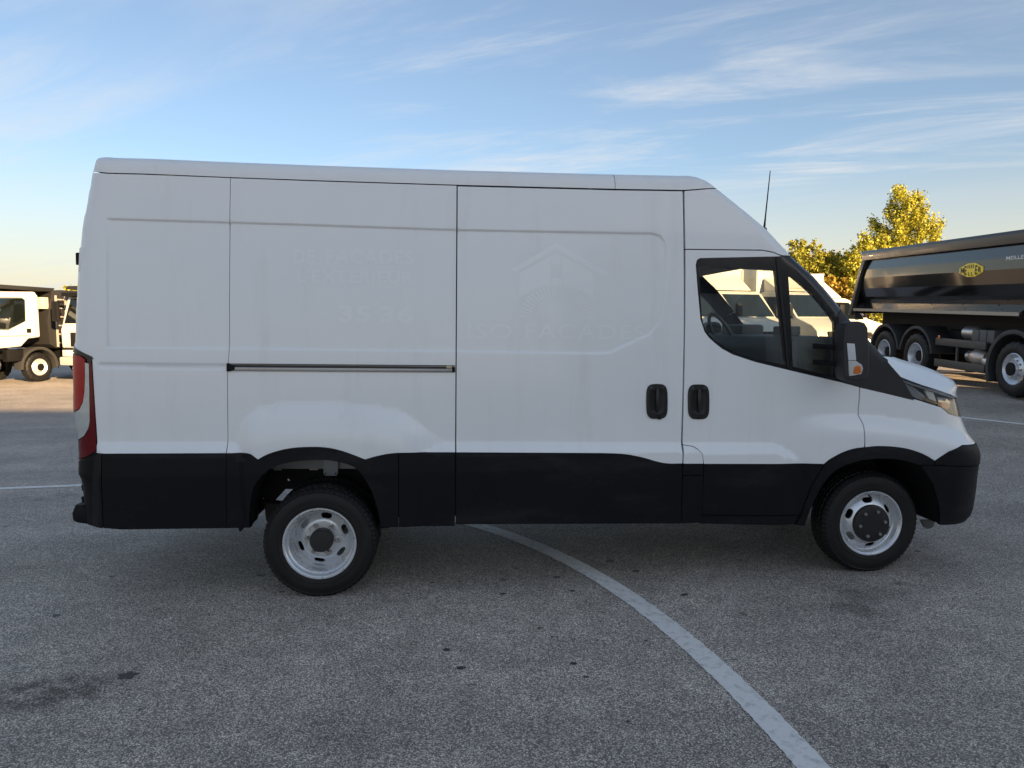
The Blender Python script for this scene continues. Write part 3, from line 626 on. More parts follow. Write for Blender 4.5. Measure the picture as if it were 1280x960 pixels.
# back doors
for s_ in (0, 1):
    rows = []
    for py in (217, 240, 270, 300, 342, 390, 428, 460, 500, 540, 577):
        x, z = S('L', py); y0 = float(Ybase([x], [z])[0]) + .004; r = [(x - .012 * math.sin(t * 1.5), y0 + (.997 - y0) * t, z) for t in np.linspace(0, 1, 6)]
        rows.append(r if s_ == 0 else [(a, 2 - b, c) for a, b, c in r])
    loft('back_door', rows, WHITE)
rows = []
for py in (577.5, 600, 631, 655):
    x, z = S('L', py); y0 = float(Ybase([x], [z])[0]); rows.append([(x, y0, z), (x - .01, 1, z), (x, 2 - y0, z)])
loft('rear_bumper', rows, BLACK)

def slab(name, px, y0, y1, m, parent=VAN, bevel=.003, ytrace=None, segs=2):   # an outline read at depth ytrace, as a solid from y0 to y1
    yt = y0 if ytrace is None else ytrace
    poly = [(p.x, p.z) for p in (at(a, b, yt) for a, b in px)]
    return MB().prism(poly, y0, y1, 'y').build(name, m, parent, bevel=bevel, segs=segs, off=VOFF)
# floor, chassis, wells
ZF = at(400, 584, .55).z
xa, xb = S('L', 600)[0] + .15, S(1010, 600)[0]
MB().box(((xa + xb) / 2, 1, ZF + .22), (xb - xa, 1.86, .04)).build('underbody', CHASSIS, VAN, off=VOFF)
for s_ in (0, 1):
    for a_, b_ in ((140, 312), (480, 1000)):
        x0, x1 = S(a_, 600)[0], S(b_, 600)[0]; y = .06 if s_ == 0 else 1.94
        MB().box(((x0 + x1) / 2, y + (.05 if s_ == 0 else -.05), .62), (x1 - x0, .05, .30)).build('inner_sill', CHASSIS, VAN, bevel=.008, off=VOFF)
# frame rail with its row of holes
def flat_panel(name, px, holes, y, th, m, round_holes=()):
    outer = [(p.x, p.z) for p in (at(a, b, y) for a, b in px)]; hs = [[(p.x, p.z) for p in (at(a, b, y) for a, b in h)] for h in holes]
    for hx, hy, r in round_holes:
        c = at(hx, hy, y); hs.append([(c.x + r * math.cos(k * math.pi / 6), c.z + r * math.sin(k * math.pi / 6)) for k in range(12)])
    return panel(name, outer, m, holes=hs, step=.03, wires=False, shape=lambda x, z: np.full(len(np.atleast_1d(x)), y), thick=th)
(flat_panel('frame_rail', [(300, 585.5), (520, 585.5), (520, 612), (420, 612), (420, 624), (352, 634), (338, 634), (330, 629), (322, 628), (306, 600)], [[(323.8, 617.5), (333, 625.4), (325.4, 625.4)], [(357, 611.3), (368, 611.3), (368, 614), (351.5, 628.3), (342.8, 626.8)]], .56, .05, CHASSIS,
    [(339.7, 595, .0065), (339.7, 604, .0065), (353, 595.5, .0065), (353, 605.5, .006), (366.4, 594.8, .006), (366.5, 606.6, .006), (358, 606, .005), (360, 600.8, .013), (378.8, 596.5, .005), (387, 597.4, .006)]))
(slab('spring_hanger', [(342, 629), (352, 630), (356, 640), (350, 658), (340, 660), (332, 650), (331, 636), (325, 632), (330, 629)], .50, .58, mat('rusty_steel', (.035, .026, .022), .8, var=.4)))
(slab('spring_hanger', [(313, 600), (322, 598), (326, 640), (327, 636), (322, 645), (312, 652)], .35, .45, CHASSIS))
both(slab('wheel_housing', [(300, 556), (500, 556), (500, 588), (470, 586.5), (440, 585.8), (320, 586)], .30, .32, GREYMETAL, bevel=0))
both(slab('bracket', [(404.3, 572), (423, 572), (422.3, 592.5), (420.5, 594.8), (406.3, 594.8), (404.3, 592.5)], .27, .29, mat('bracket_grey', (.30, .33, .37), .5, metal=.2)))
both(slab('bolt', [(405.6, 591.3), (407.3, 591.3), (407.3, 593), (405.6, 593)], .262, .272, CHASSIS, bevel=0)); both(slab('bolt', [(418.6, 591.3), (420.3, 591.3), (420.3, 593), (418.6, 593)], .262, .272, CHASSIS, bevel=0))
both(slab('frame_clip', [(342, 586.3), (352, 586.3), (352, 587.9), (342, 587.9)], .54, .545, ALU, bevel=0)); both(slab('frame_clip', [(387, 586), (397.5, 586), (397.5, 587.6), (387, 587.6)], .54, .545, ALU, bevel=0))
MB().box((-.6, 1.42, ZF + .1), (2.2, .07, .10)).build('frame_rail', CHASSIS, VAN, off=VOFF)
def liner(name, arc, y0, y1, m, back=None):
    pts = [S(*p) for p in arc]; rows = [[(x, float(Yfull([x], [z])[0]) + .02, z) for x, z in pts], [(x, y1, z) for x, z in pts]]
    return loft(name, rows, m)
both(liner('arch_liner', ARCH_IN_R, .0, .22, CHASSIS)); both(liner('arch_liner', ARCH_IN_F + [(1151, 590), (1158.5, 602), (1166.5, 628), (1167.5, 652)], .0, .62, CHASSIS))
both(slab('arch_back', [(995, 560), (1180, 560), (1180, 660), (995, 660)], .6, .62, CHASSIS, bevel=0, ytrace=0))
both(slab('chassis_flange', [(147, 657), (313, 656), (313, 659.5), (303, 659.8), (301, 664.5), (299, 664.5), (298, 660), (148, 662)], .10, .16, CHASSIS, bevel=0))
both(slab('air_guide', [(1151, 650), (1168.5, 650), (1168, 656.5), (1164.5, 660.5), (1159.5, 661.5), (1155.5, 659)], .34, .36, mat('grey_rubber', (.13, .13, .135), .7), bevel=.003))
slab('front_axle', [(1060, 640), (1110, 640), (1110, 655), (1060, 655)], .3, 1.7, CHASSIS, ytrace=.2); slab('rear_axle', [(388, 655), (420, 655), (420, 685), (388, 685)], .5, 1.5, CHASSIS, ytrace=.3, bevel=.02)
both(slab('mud_flap', [(476, 640), (490, 640), (487, 660), (474, 660.5)], .12, .45, CHASSIS))
MB().box((.9, .78, .52), (1.3, .62, .34)).build('fuel_tank', CHASSIS, VAN, bevel=.05, off=VOFF); MB().box((2.0, 1.0, .52), (1.2, .5, .34)).build('gearbox', CHASSIS, VAN, bevel=.06, off=VOFF)  # tank, gearbox, exhaust, shaft, spare: unseen, added to darken the ground underneath
MB().tube([(2.0, 1.35, .40), (.6, 1.42, .40), (-.1, 1.40, .44)], .045, 10).build('exhaust', mat('rusty_steel', (.035, .026, .022), .8, var=.4), VAN, off=VOFF); MB().lathe([(.0005, .2), (.10, .2), (.10, 1.0), (.0005, 1.0)], 20, (0, 1.42, .42), 'x').build('silencer', MATS['rusty_steel'], VAN, off=VOFF)
MB().tube([(1.4, 1.0, .46), (-.7, 1.0, .40)], .05, 10).build('prop_shaft', CHASSIS, VAN, off=VOFF); MB().lathe([(.0005, 0), (.26, 0), (.34, .04), (.34, .16), (.26, .2), (.0005, .2)], 32, (-1.98, 1.0, .42), 'z').build('spare_wheel', RUBBER, VAN, off=VOFF)
# step at the back
slab('rear_step', [(89.8, 641.5), (94, 631), (104, 632), (108, 637), (128, 640), (133, 646), (133, 656), (119, 656.8), (96.5, 653.5), (91, 651)], .09, 1.91, BLACK, bevel=.008)
for y_ in (606, 621): slab('bumper_ledge', [(101, y_), (108, y_), (108, y_ + 6), (102.5, y_ + 8)], .10, 1.9, BLACK, bevel=.004)
# slide rail
both(slab('slide_rail', [(284, 459.0), (568.6, 461.2), (568.6, 465.6), (284, 463.6)], -.004, .02, ALU, bevel=.002, ytrace=0)); both(slab('rail_slot', [(286, 456.2), (568.6, 458.6), (568.6, 461.2), (286, 459.0)], .001, .02, mat('rail_slot_dark', (.03, .03, .032), .5), bevel=0, ytrace=0))
both(slab('rail_lip', [(284, 454.2), (568.6, 456.6), (568.6, 458.0), (284, 455.8)], -.004, .02, mat('rail_lip_grey', (.12, .125, .13), .45, metal=.6), bevel=.001, ytrace=0))
both(slab('rail_end_cap', [(283.4, 454), (287, 454), (288, 456), (293.5, 457), (293.5, 462), (288, 464), (283.4, 464.2)], -.008, .02, BLACK, bevel=.002, ytrace=0)); both(slab('rail_latch', [(558, 457), (565, 457.3), (565, 461), (558, 461)], -.007, .02, mat('latch_brass', (.45, .38, .26), .4, metal=.8), bevel=.002, ytrace=0)); both(slab('rail_end_cap', [(565.2, 459.5), (568.9, 459), (568.9, 465.2), (565.2, 465.2)], -.007, .02, BLACK, bevel=.002, ytrace=0))
# door handles: dished surround, dark hollow, upright grip
def handle(cx, cy):
    n = 28; o = []
    for k in range(n):
        a = 2 * math.pi * k / n; c, s = math.cos(a), math.sin(a); o.append((cx + 13.3 * abs(c) ** .55 * (1 if c > 0 else -1), cy + 21.8 * abs(s) ** .5 * (1 if s > 0 else -1)))
    sc = lambda f, g: [(cx + (a - cx) * f, cy + (b - cy) * g) for a, b in o]
    xz = [(p.x, p.z) for p in (at(a, b, 0) for a, b in o)]; h = [(p.x, p.z) for p in (at(a, b, 0) for a, b in sc(.80, .74))]
    e = panel('door_handle', xz, mat('handle_plastic', (.011, .011, .012), .38, var=.2), holes=[h], off=-.013, thick=.02, step=.02, wires=False, shape=lambda x, z: Ybase(x, z) - .006 * np.clip(1 - seg_dist(np.c_[x, z], xz) / .02, 0, 1) * -1)
    panel('handle_recess', h, mat('handle_recess_black', (.006, .006, .007), .5), off=-.009, thick=.004, step=.015, wires=False, parent=e, shape=lambda x, z: Ybase(x, z) + .006 * sstep(seg_dist(np.c_[x, z], h) / .03))
    t, b = at(cx + .3, cy - 17, 0), at(cx + .3, cy + 13.5, 0)
    MB().tube([(t.x, .006, t.z), (t.x, -.013, t.z - .016), (t.x, -.017, (t.z + b.z) / 2), (b.x, -.013, b.z + .016), (b.x, .006, b.z)], [.0095, .0115, .0125, .012, .01], 12).build('handle_grip', mat('handle_grip', (.016, .016, .017), .3), e, off=VOFF)
    return e
both(handle(821, 501.7)); both(handle(873, 502.2))
slab('lock_cylinder', [(822, 521), (826, 521), (826, 524), (822, 524)], -.012, 0, BLACK, bevel=.001, ytrace=0)
# mirror
MIR = slab('side_mirror', [(1056, 412), (1058, 405.5), (1063, 402), (1074, 401.6), (1081.5, 403.5), (1085.5, 410), (1087, 440), (1087.3, 464), (1085, 472), (1079, 476), (1066, 476.6), (1058, 475), (1055.6, 470), (1055, 440)], -.27, -.15, mat('mirror_plastic', (.022, .022, .024), .55, var=.15, bump=.3, bscale=900), bevel=.022, segs=4)
slab('mirror_insert', [(1059, 429), (1068.6, 429.6), (1070.5, 450.5), (1060.6, 450.2)], -.274, -.25, mat('mirror_white', (.60, .63, .66), .25, coat=.6, var=.02), MIR, bevel=.003)
slab('turn_signal', [(1060.7, 450.6), (1070, 451), (1077.6, 456), (1079, 461), (1077, 467.5), (1068, 469.5), (1061.6, 470)], -.275, -.25, CLEARL, MIR, bevel=.004)
slab('amber_bulb', [(1067.5, 459), (1072, 456.5), (1076.5, 458), (1077, 465.5), (1072, 468), (1066.5, 467)], -.277, -.26, AMBER, MIR, bevel=.003)
slab('mirror_glass', [(1055.2, 415), (1057, 415), (1057, 465), (1055.2, 465)], -.25, -.17, mat('mirror_silver', (.7, .7, .7), .03, metal=1), MIR, bevel=0)
slab('mirror_arm', [(1036, 430), (1062, 432), (1062, 438), (1036, 437)], -.17, .04, BLACK, MIR, bevel=.006); slab('mirror_arm', [(1036, 451), (1062, 453), (1062, 460), (1036, 458)], -.17, .04, BLACK, MIR, bevel=.006)
MIRRORED.append(MIR)
# aerial and hinge
a_, b_ = at(955.2, 286, .95), at(962.8, 213.5, .95)
MB().tube([a_ - (b_ - a_) * .1, a_ + (b_ - a_) * .2, b_], [.012, .006, .0035], 8).build('aerial', BLACK, VAN, off=VOFF)
slab('aerial_foot', [(951.5, 285), (956.5, 285), (957, 289), (950, 289)], .92, .98, BLACK, bevel=.004, ytrace=.95)
slab('door_hinge', [(99, 309.5), (104.8, 309), (104.2, 339), (97.5, 339.6)], .07, .16, WHITE, bevel=.005); slab('hinge_pin', [(94.2, 316), (98, 315.5), (98, 331), (94.6, 331)], .09, .14, BLACK, bevel=.003)
# cab
xw = S(862, 400)[0]; xd = S(1092, 440)[0]
MB().box((xw - .10, 1, 1.5), (.03, 1.64, 1.9)).build('bulkhead', INTER2, VAN, off=VOFF)
zt = S('F', 318)[1]
MB().prism([(xw - .08, zt + .02), (S('F', 322)[0] - .06, zt + .02), (S('F', 330)[0] - .12, zt - .05), (xw - .08, zt - .04)], .12, 1.88).build('headliner', INTER, VAN, off=VOFF, bevel=.01)
zd = at(1040, 424, .8).z
MB().prism([(xd + .0, zd - .01), (xd - .25, zd + .035), (xd - .52, zd + .03), (xd - .60, zd - .05), (xd - .58, zd - .55), (xd, zd - .5)], .08, 1.92).build('dashboard', INTER, VAN, off=VOFF, bevel=.03, segs=3)
MB().box((xd - .32, 1.43, zd + .05), (.2, .42, .13)).build('instrument_hood', INTER, VAN, off=VOFF, bevel=.03)
wc = Vector((xd - .50, 1.43, zd + .02)); ax = Matrix.Rotation(R_(-28), 3, 'Y'); ring = [wc + ax @ Vector((0, .205 * math.cos(t), .205 * math.sin(t))) for t in np.linspace(0, 2 * math.pi, 33)]
sw = MB().tube(ring, .016, 8, False); [sw.tube([wc, wc + ax @ Vector((0, .2 * math.cos(t), .2 * math.sin(t)))], .014, 6) for t in (0, math.pi, -math.pi / 2)]; sw.tube([wc, wc + Vector((.3, 0, -.14))], .03, 8)
sw.build('steering_wheel', INTER, VAN, off=VOFF)
for y_, w_ in ((.62, .92), (1.47, .5)):
    st = MB().box((xw + .36, y_, 1.02), (.5, w_, .16)); st.build('seat', SEAT, VAN, bevel=.04, off=VOFF)
    MB().box((xw + .10, y_, 1.30), (.14, w_ * .96, .52), Matrix.Rotation(R_(-9), 3, 'Y')).build('seat_back', SEAT, VAN, bevel=.05, segs=3, off=VOFF)
    for q in ((-.23, .23) if w_ > .6 else (0,)): MB().box((xw + .03, y_ + q, 1.66), (.11, .27, .17), Matrix.Rotation(R_(-9), 3, 'Y')).build('headrest', SEAT, VAN, bevel=.04, segs=3, off=VOFF)
MB().box((xw + .6, 1, .97), (1.5, 1.8, .05)).build('cab_floor', CHASSIS, VAN, off=VOFF)
# things left on the dash
MB().box((xd - .42, .42, zd + .07), (.16, .12, .07), Matrix.Rotation(R_(25), 3, 'Z')).build('dash_tray', INTER, VAN, bevel=.015, off=VOFF); MB().box((xd - .30, .70, zd + .06), (.12, .2, .08), Matrix.Rotation(R_(-15), 3, 'Z')).build('dash_tray', INTER, VAN, bevel=.015, off=VOFF)

# ---- wheels
def tyre_mb(r, w, ri, seg=192, n_notch=75):
    prof = [(ri - .012, .030), (ri, .012), (ri + .008, .002), (ri + .03, -.002), (ri + .034, .001), (ri + .06, -.003), (r - .055, .000), (r - .030, .006), (r - .026, .003), (r - .018, .010), (r - .006, .022), (r, .034), (r, .052), (r - .008, .055), (r - .008, .061), (r + .001, .064), (r + .001, w / 2 - .004), (r - .008, w / 2 - .001)]
    prof = prof + [(a, w - b) for a, b in prof[::-1]]
    NP = len(prof)
    def mod(i, k, a, h):
        j = min(i, NP - 1 - i)
        if j in (9, 10, 11, 12) and k % 3 == 0: return a - (.0045 if j > 9 else .005), h + (.003 if j < 11 else 0)
        if j in (15, 16) and k % 4 == 0: return a - .006, h
        return a, h
    return MB().lathe(prof, seg, mod=mod)
def disc(rfun, r0, r1, holes, ncirc=72):
    outer = [(r1 * math.cos(2 * math.pi * k / ncirc), r1 * math.sin(2 * math.pi * k / ncirc)) for k in range(ncirc)]; inner = [(r0 * math.cos(2 * math.pi * k / 36), r0 * math.sin(2 * math.pi * k / 36)) for k in range(36)]
    V, F = triangulate(outer, [inner] + holes, .008)
    y = rfun(np.hypot(V[:, 0], V[:, 1])); mb = MB(); vs = [Vector((a, b, c)) for a, b, c in np.c_[V[:, 0], y, V[:, 1]]]; mb.add(vs, [tuple(int(i) for i in f) for f in F])
    for h in holes:
        A = np.array(h); yy = rfun(np.hypot(A[:, 0], A[:, 1])); n = len(h); mb.add([(A[i % n, 0], yy[i % n] + (.012 if i >= n else 0), A[i % n, 1]) for i in range(2 * n)], [(i, (i + 1) % n, (i + 1) % n + n, i + n) for i in range(n)])
    return mb
def slots(n, rad, L, W, a0):
    hs = []
    for k in range(n):
        a = a0 + 2 * math.pi * k / n; c = np.array([math.cos(a), math.sin(a)]); t = np.array([-c[1], c[0]]); pts = []
        for j in range(20):
            b = 2 * math.pi * j / 20; u, v = math.cos(b), math.sin(b); pts.append(tuple(c * (rad + W / 2 * v) + t * (L / 2 * abs(u) ** .6 * (1 if u > 0 else -1))))
        hs.append(pts)
    return hs
def nuts(n, rad, y, a0, rr=.014, h=.022, seat=None):
    out = []
    for k in range(n):
        a = a0 + 2 * math.pi * k / n; c = (rad * math.cos(a), y, rad * math.sin(a)); mb = MB().lathe([(rr * 1.45, .0), (rr * 1.45, -.003)], 12, c).lathe([(rr, 0), (rr, -h * .8), (rr * .8, -h), (.0005, -h)], 6, c); out.append(mb)
    return out
RT = .358
def front_wheel(parent):
    w = empty('wheel', parent)
    tyre_mb(RT, .20, .226).build('tyre', RUBBER, w, angle=28)
    MB().lathe([(.214, .010), (.222, .003), (.229, .003), (.231, .012), (.226, .024), (.218, .018), (.213, .022), (.206, .034), (.204, .060), (.196, .066), (.192, .060)], 96).build('rim', STEEL, w)
    f = lambda r: np.interp(r, [.0, .115, .128, .140, .158, .175, .186, .194], [.010, .012, .014, .019, .030, .046, .058, .062])
    disc(f, .06, .1945, slots(6, .160, .072, .034, R_(36)), 96).build('wheel_disc', STEEL, w, angle=40)
    MB().lathe([(.132, .020), (.133, .004), (.128, -.006), (.115, -.010), (.04, -.012), (.0005, -.012)], 48).build('hub_cap', mat('hub_cap_black', (.014, .014, .015), .42, var=.2), w)
    for n in nuts(6, .092, -.010, R_(8), .012, .014): n.build('wheel_nut', STEEL2, w)
    MB().tube([(-.02, .018, .198), (-.018, -.004, .190), (-.014, -.012, .182)], .005, 8).build('valve', BLACK, w)
    return w
def rear_wheel(parent):
    w = empty('wheel', parent)
    tyre_mb(RT, .19, .228).build('tyre', RUBBER, w, angle=28)
    t2 = tyre_mb(RT, .19, .228).build('tyre', RUBBER, w, angle=28); t2.location = (0, .235, 0)
    MB().lathe([(.214, .012), (.222, .003), (.231, .003), (.233, .012), (.228, .024), (.219, .019), (.214, .026), (.208, .040), (.200, .046), (.193, .070), (.192, .100), (.182, .112), (.178, .140), (.176, .155)], 96).build('rim', STEEL, w)
    f = lambda r: np.interp(r, [0, .118, .126, .135, .150, .168, .177], [.118, .118, .120, .126, .138, .150, .156])
    disc(f, .05, .1772, slots(6, .1495, .070, .033, R_(20)), 96).build('wheel_disc', STEEL, w, angle=40)
    MB().lathe([(.074, .120), (.074, .064), (.068, .056), (.03, .054), (.0005, .054)], 40).build('hub', mat('hub_black', (.016, .016, .016), .55, var=.3), w)
    for n in nuts(6, .097, .118, R_(-6), .015, .032): n.build('wheel_nut', STEEL2, w)
    return w
WX_R = at(399.5, 680, -.05).x; WX_F = at(1089.5, 652.5, .045).x
wr = rear_wheel(VAN); wr.location = Vector((WX_R, -.055, RT - .008)) - VOFF
wf = front_wheel(VAN); wf.location = Vector((WX_F, .045, RT - .006)) - VOFF
for w in (wr, wf):
    c = copy_tree(w, VAN); c.location.y = -c.location.y; c.rotation_euler = (0, 0, math.pi); c.location.y = (1.0 - (w.location.y + 1.0))

# ---- the ghost of removed lettering: flat print
def text_mesh(body, bold=.0, space=1.0):
    cu = bpy.data.curves.new('t', 'FONT'); cu.body = body; cu.size = 1; cu.offset = bold; cu.space_character = space; cu.resolution_u = 3
    o = bpy.data.objects.new('t', cu); COL.objects.link(o); dg = bpy.context.evaluated_depsgraph_get(); me = bpy.data.meshes.new_from_object(o.evaluated_get(dg)); bpy.data.objects.remove(o); 
    V = np.array([v.co[:2] for v in me.vertices]); F = [tuple(p.vertices) for p in me.polygons]; bpy.data.meshes.remove(me); return V, F
def print_on_van(name, V, F, box, m, parent, shape=Yfull, off=-.0013):
    lo, hi = V.min(0), V.max(0); U = (V - lo) / (hi - lo); x0, y0, x1, y1 = box; A, B, D = (np.array(S(*p)) for p in ((x0, y1), (x1, y1 + (x1 - x0) * .011), (x0, y0)))
    P = A + U[:, :1] * (B - A) + U[:, 1:] * (D - A); y = shape(P[:, 0], P[:, 1]) + off
    return raw(name, [Vector((a, b, c)) - VOFF for a, b, c in np.c_[P[:, 0], y, P[:, 1]]], F, m, parent)
DOOR = next(o for o in VAN.children if o.name == 'sliding_door'); SIDE = next(o for o in VAN.children if o.name == 'side_panel')
for word, box, bold, par in (('ISO', (585, 404.5, 640, 423), .004, DOOR), ('FACADES', (657, 404.5, 806, 423), .004, DOOR), ('DE', (366, 311, 393, 329), .02, SIDE), ('FACADES', (407, 311.5, 517, 329.5), .02, SIDE), ("L'EXTERIEUR", (371, 336.5, 517, 353), .02, SIDE), ('35', (423, 381.5, 463, 403), .03, SIDE), ('36', (475, 382, 516, 403.5), .03, SIDE)):
    print_on_van('faded_lettering', *text_mesh(word, bold, 1.06), box, GHOST, par)
def emblem():
    V = []; F = []
    def q(*p): o = len(V); V.extend(p); F.append(tuple(range(o, o + len(p))))
    q((0, 38), (57, 74), (57, 66), (8, 36)); q((57, 74), (122, 36), (113, 34), (57, 66))               # roof
    q((12, 34), (50, 57), (50, 20), (30, 14), (12, 4)); q((64, 57), (102, 36), (102, 4), (84, 14), (64, 20))   # walls
    q((51, 57), (57, 61), (63, 57), (63, 46), (51, 46)); q((51, 20), (51, 29), (63, 29), (63, 20))
    for a in np.linspace(8, 172, 25):                                                                     # rays
        a = math.radians(a); c, s = math.cos(a), math.sin(a); q((57 + 32 * c - .9 * s, -26 + 32 * s + .9 * c), (57 + 32 * c + .9 * s, -26 + 32 * s - .9 * c), (57 + 46 * c + 1.3 * s, -26 + 46 * s - 1.3 * c), (57 + 46 * c - 1.3 * s, -26 + 46 * s + 1.3 * c))
    return np.array(V, float), F
V_, F_ = emblem(); print_on_van('faded_emblem', V_, F_, (637, 302, 762, 397), GHOST, DOOR)
# the side turned away: the same parts, mirrored across the middle
def mirror_copy(o, parent):
    c = o.copy(); COL.objects.link(c); c.parent = parent
    for ch in list(o.children):
        if not ch.name.startswith('faded'): mirror_copy(ch, c)
    return c
for o in MIRRORED:
    c = mirror_copy(o, VAN); c.scale = (1, -1, 1)

# ================================================================== unseen hall behind the photographer, added to cast the shade over the yard
CLAD = mat('cladding_grey', (.40, .40, .40), .6, var=.12, vscale=.7); CLAD2 = mat('cladding_dark', (.12, .125, .13), .6, var=.15, vscale=.8); CONC = mat('plinth_concrete', (.25, .24, .22), .8, var=.2, vscale=2)
hall = thing('hall', 'long grey metal-clad hall, unseen behind the photographer, added to shade the yard', 'building', yard(0, -20, 0), (0, 0, -HEAD))
def ribbed(x0, x1, z0, z1, y, pitch=.5, d=.05):
    mb = MB(); n = int((x1 - x0) / pitch); pl = []
    for k in range(n):
        a = x0 + k * (x1 - x0) / n; w = (x1 - x0) / n; pl += [(a, y), (a + w * .6, y), (a + w * .68, y - d), (a + w * .92, y - d)]
    pl += [(x1, y), (x1, y - .3), (x0, y - .3)]; mb.prism(pl, z0, z1, 'z'); return mb
HL_, HT_ = 11.6, 11.6
ribbed(10.0, 44, .6, HT_, .03).build('wall', CLAD, hall, smooth=False)
MB().box((27, -6, .3), (34.1, 12.12, .6)).build('plinth', CONC, hall)
MB().box((27, -6.2, HT_ / 2 + .1), (33.9, 11.6, HT_ - .6)).build('hall_body', CLAD2, hall)
MB().box((27, -6, HT_ + .08), (34.5, 12.6, .16)).build('roof', CLAD2, hall)
for x in (14, 20, 27, 34):
    dr = MB().box((x, .1, 2.45), (4.4, .08, 4.3)).build('door', mat('door_blue_grey', (.10, .13, .17), .5, var=.1), hall)
    for k in range(4): MB().box((x, .145, 1.0 + k * 1.05), (4.3, .02, .9)).build('door_panel', MATS['door_blue_grey'], dr, bevel=.006)
    MB().box((x, .09, 7.6), (5.5, .06, 1.2)).build('window', mat('hall_window', (.03, .035, .04), .08), hall)

# ================================================================== lorries
TPAINT = mat('lorry_white_paint', (.56, .555, .54), .35, coat=.4, var=.06, vscale=1.5); TDARK = mat('lorry_dark_parts', (.006, .006, .0065), .6, var=.3, vscale=5, spec=.2)
TGLOSS = mat('tipper_gloss_black', (.008, .008, .0095), .12, coat=.55, spec=.4, var=.1, rvar=.05, vscale=.8); TSATIN = mat('tipper_satin_grey', (.060, .058, .054), .42, coat=.2, var=.12, rvar=.08)
BODYG = mat('tipper_grey_steel', (.022, .021, .021), .5, metal=.2, var=.25, vscale=1.2); FENDER = mat('mudguard_plastic', (.030, .030, .031), .6, var=.2)
TRIMB = mat('guard_bar', (.085, .078, .072), .5, metal=.3, var=.15); LAMPW = mat('lamp_glass', (.55, .56, .55), .1, coat=1); TGREY = mat('bumper_light_grey', (.42, .41, .39), .5, var=.1)
def truck_wheel(parent, loc, side, r=.535, w=.33, rim=.30, dished=True):
    e = empty('wheel', parent, loc, (0, 0, 0 if side < 0 else math.pi))
    pr = [(rim - .01, .04), (rim + .01, .012), (rim + .06, -.006), (r - .12, -.004), (r - .05, .008), (r - .012, .03), (r, .06), (r, w / 2 - .02), (r - .012, w / 2)]; pr = pr + [(a, w - b) for a, b in pr[::-1]]
    n = len(pr); MB().lathe(pr, 80, mod=lambda i, k, a, h: (a - .016, h) if k % 4 < 2 and min(i, n - 1 - i) in (5, 6, 7) else (a, h)).build('tyre', RUBBER, e, angle=30)
    if dished: p = [(rim + .005, .012), (rim - .006, .004), (rim - .03, .02), (rim - .045, .05), (rim - .06, .17), (rim - .09, .235), (.13, .235), (.125, .13), (.10, .11), (.0005, .11)]
    else: p = [(rim + .005, .012), (rim - .008, .004), (rim - .03, .02), (rim - .055, .04), (rim - .065, .075), (rim - .10, .055), (.14, .035), (.135, .03), (.13, -.02), (.12, -.04), (.0005, -.045)]
    MB().lathe(p, 56).build('rim', STEEL, e)
    for k in range(10):
        a = 2 * math.pi * k / 10; MB().lathe([(.017, 0), (.017, -.03), (.0005, -.034)], 8, (.172 * math.cos(a), .23 if dished else .045, .172 * math.sin(a))).build('wheel_nut', STEEL2, e)
    MB().lathe([(.128, .12 if dished else -.01), (.126, .095 if dished else -.05), (.0005, .09 if dished else -.055)], 28).build('hub', TDARK, e)
    return e
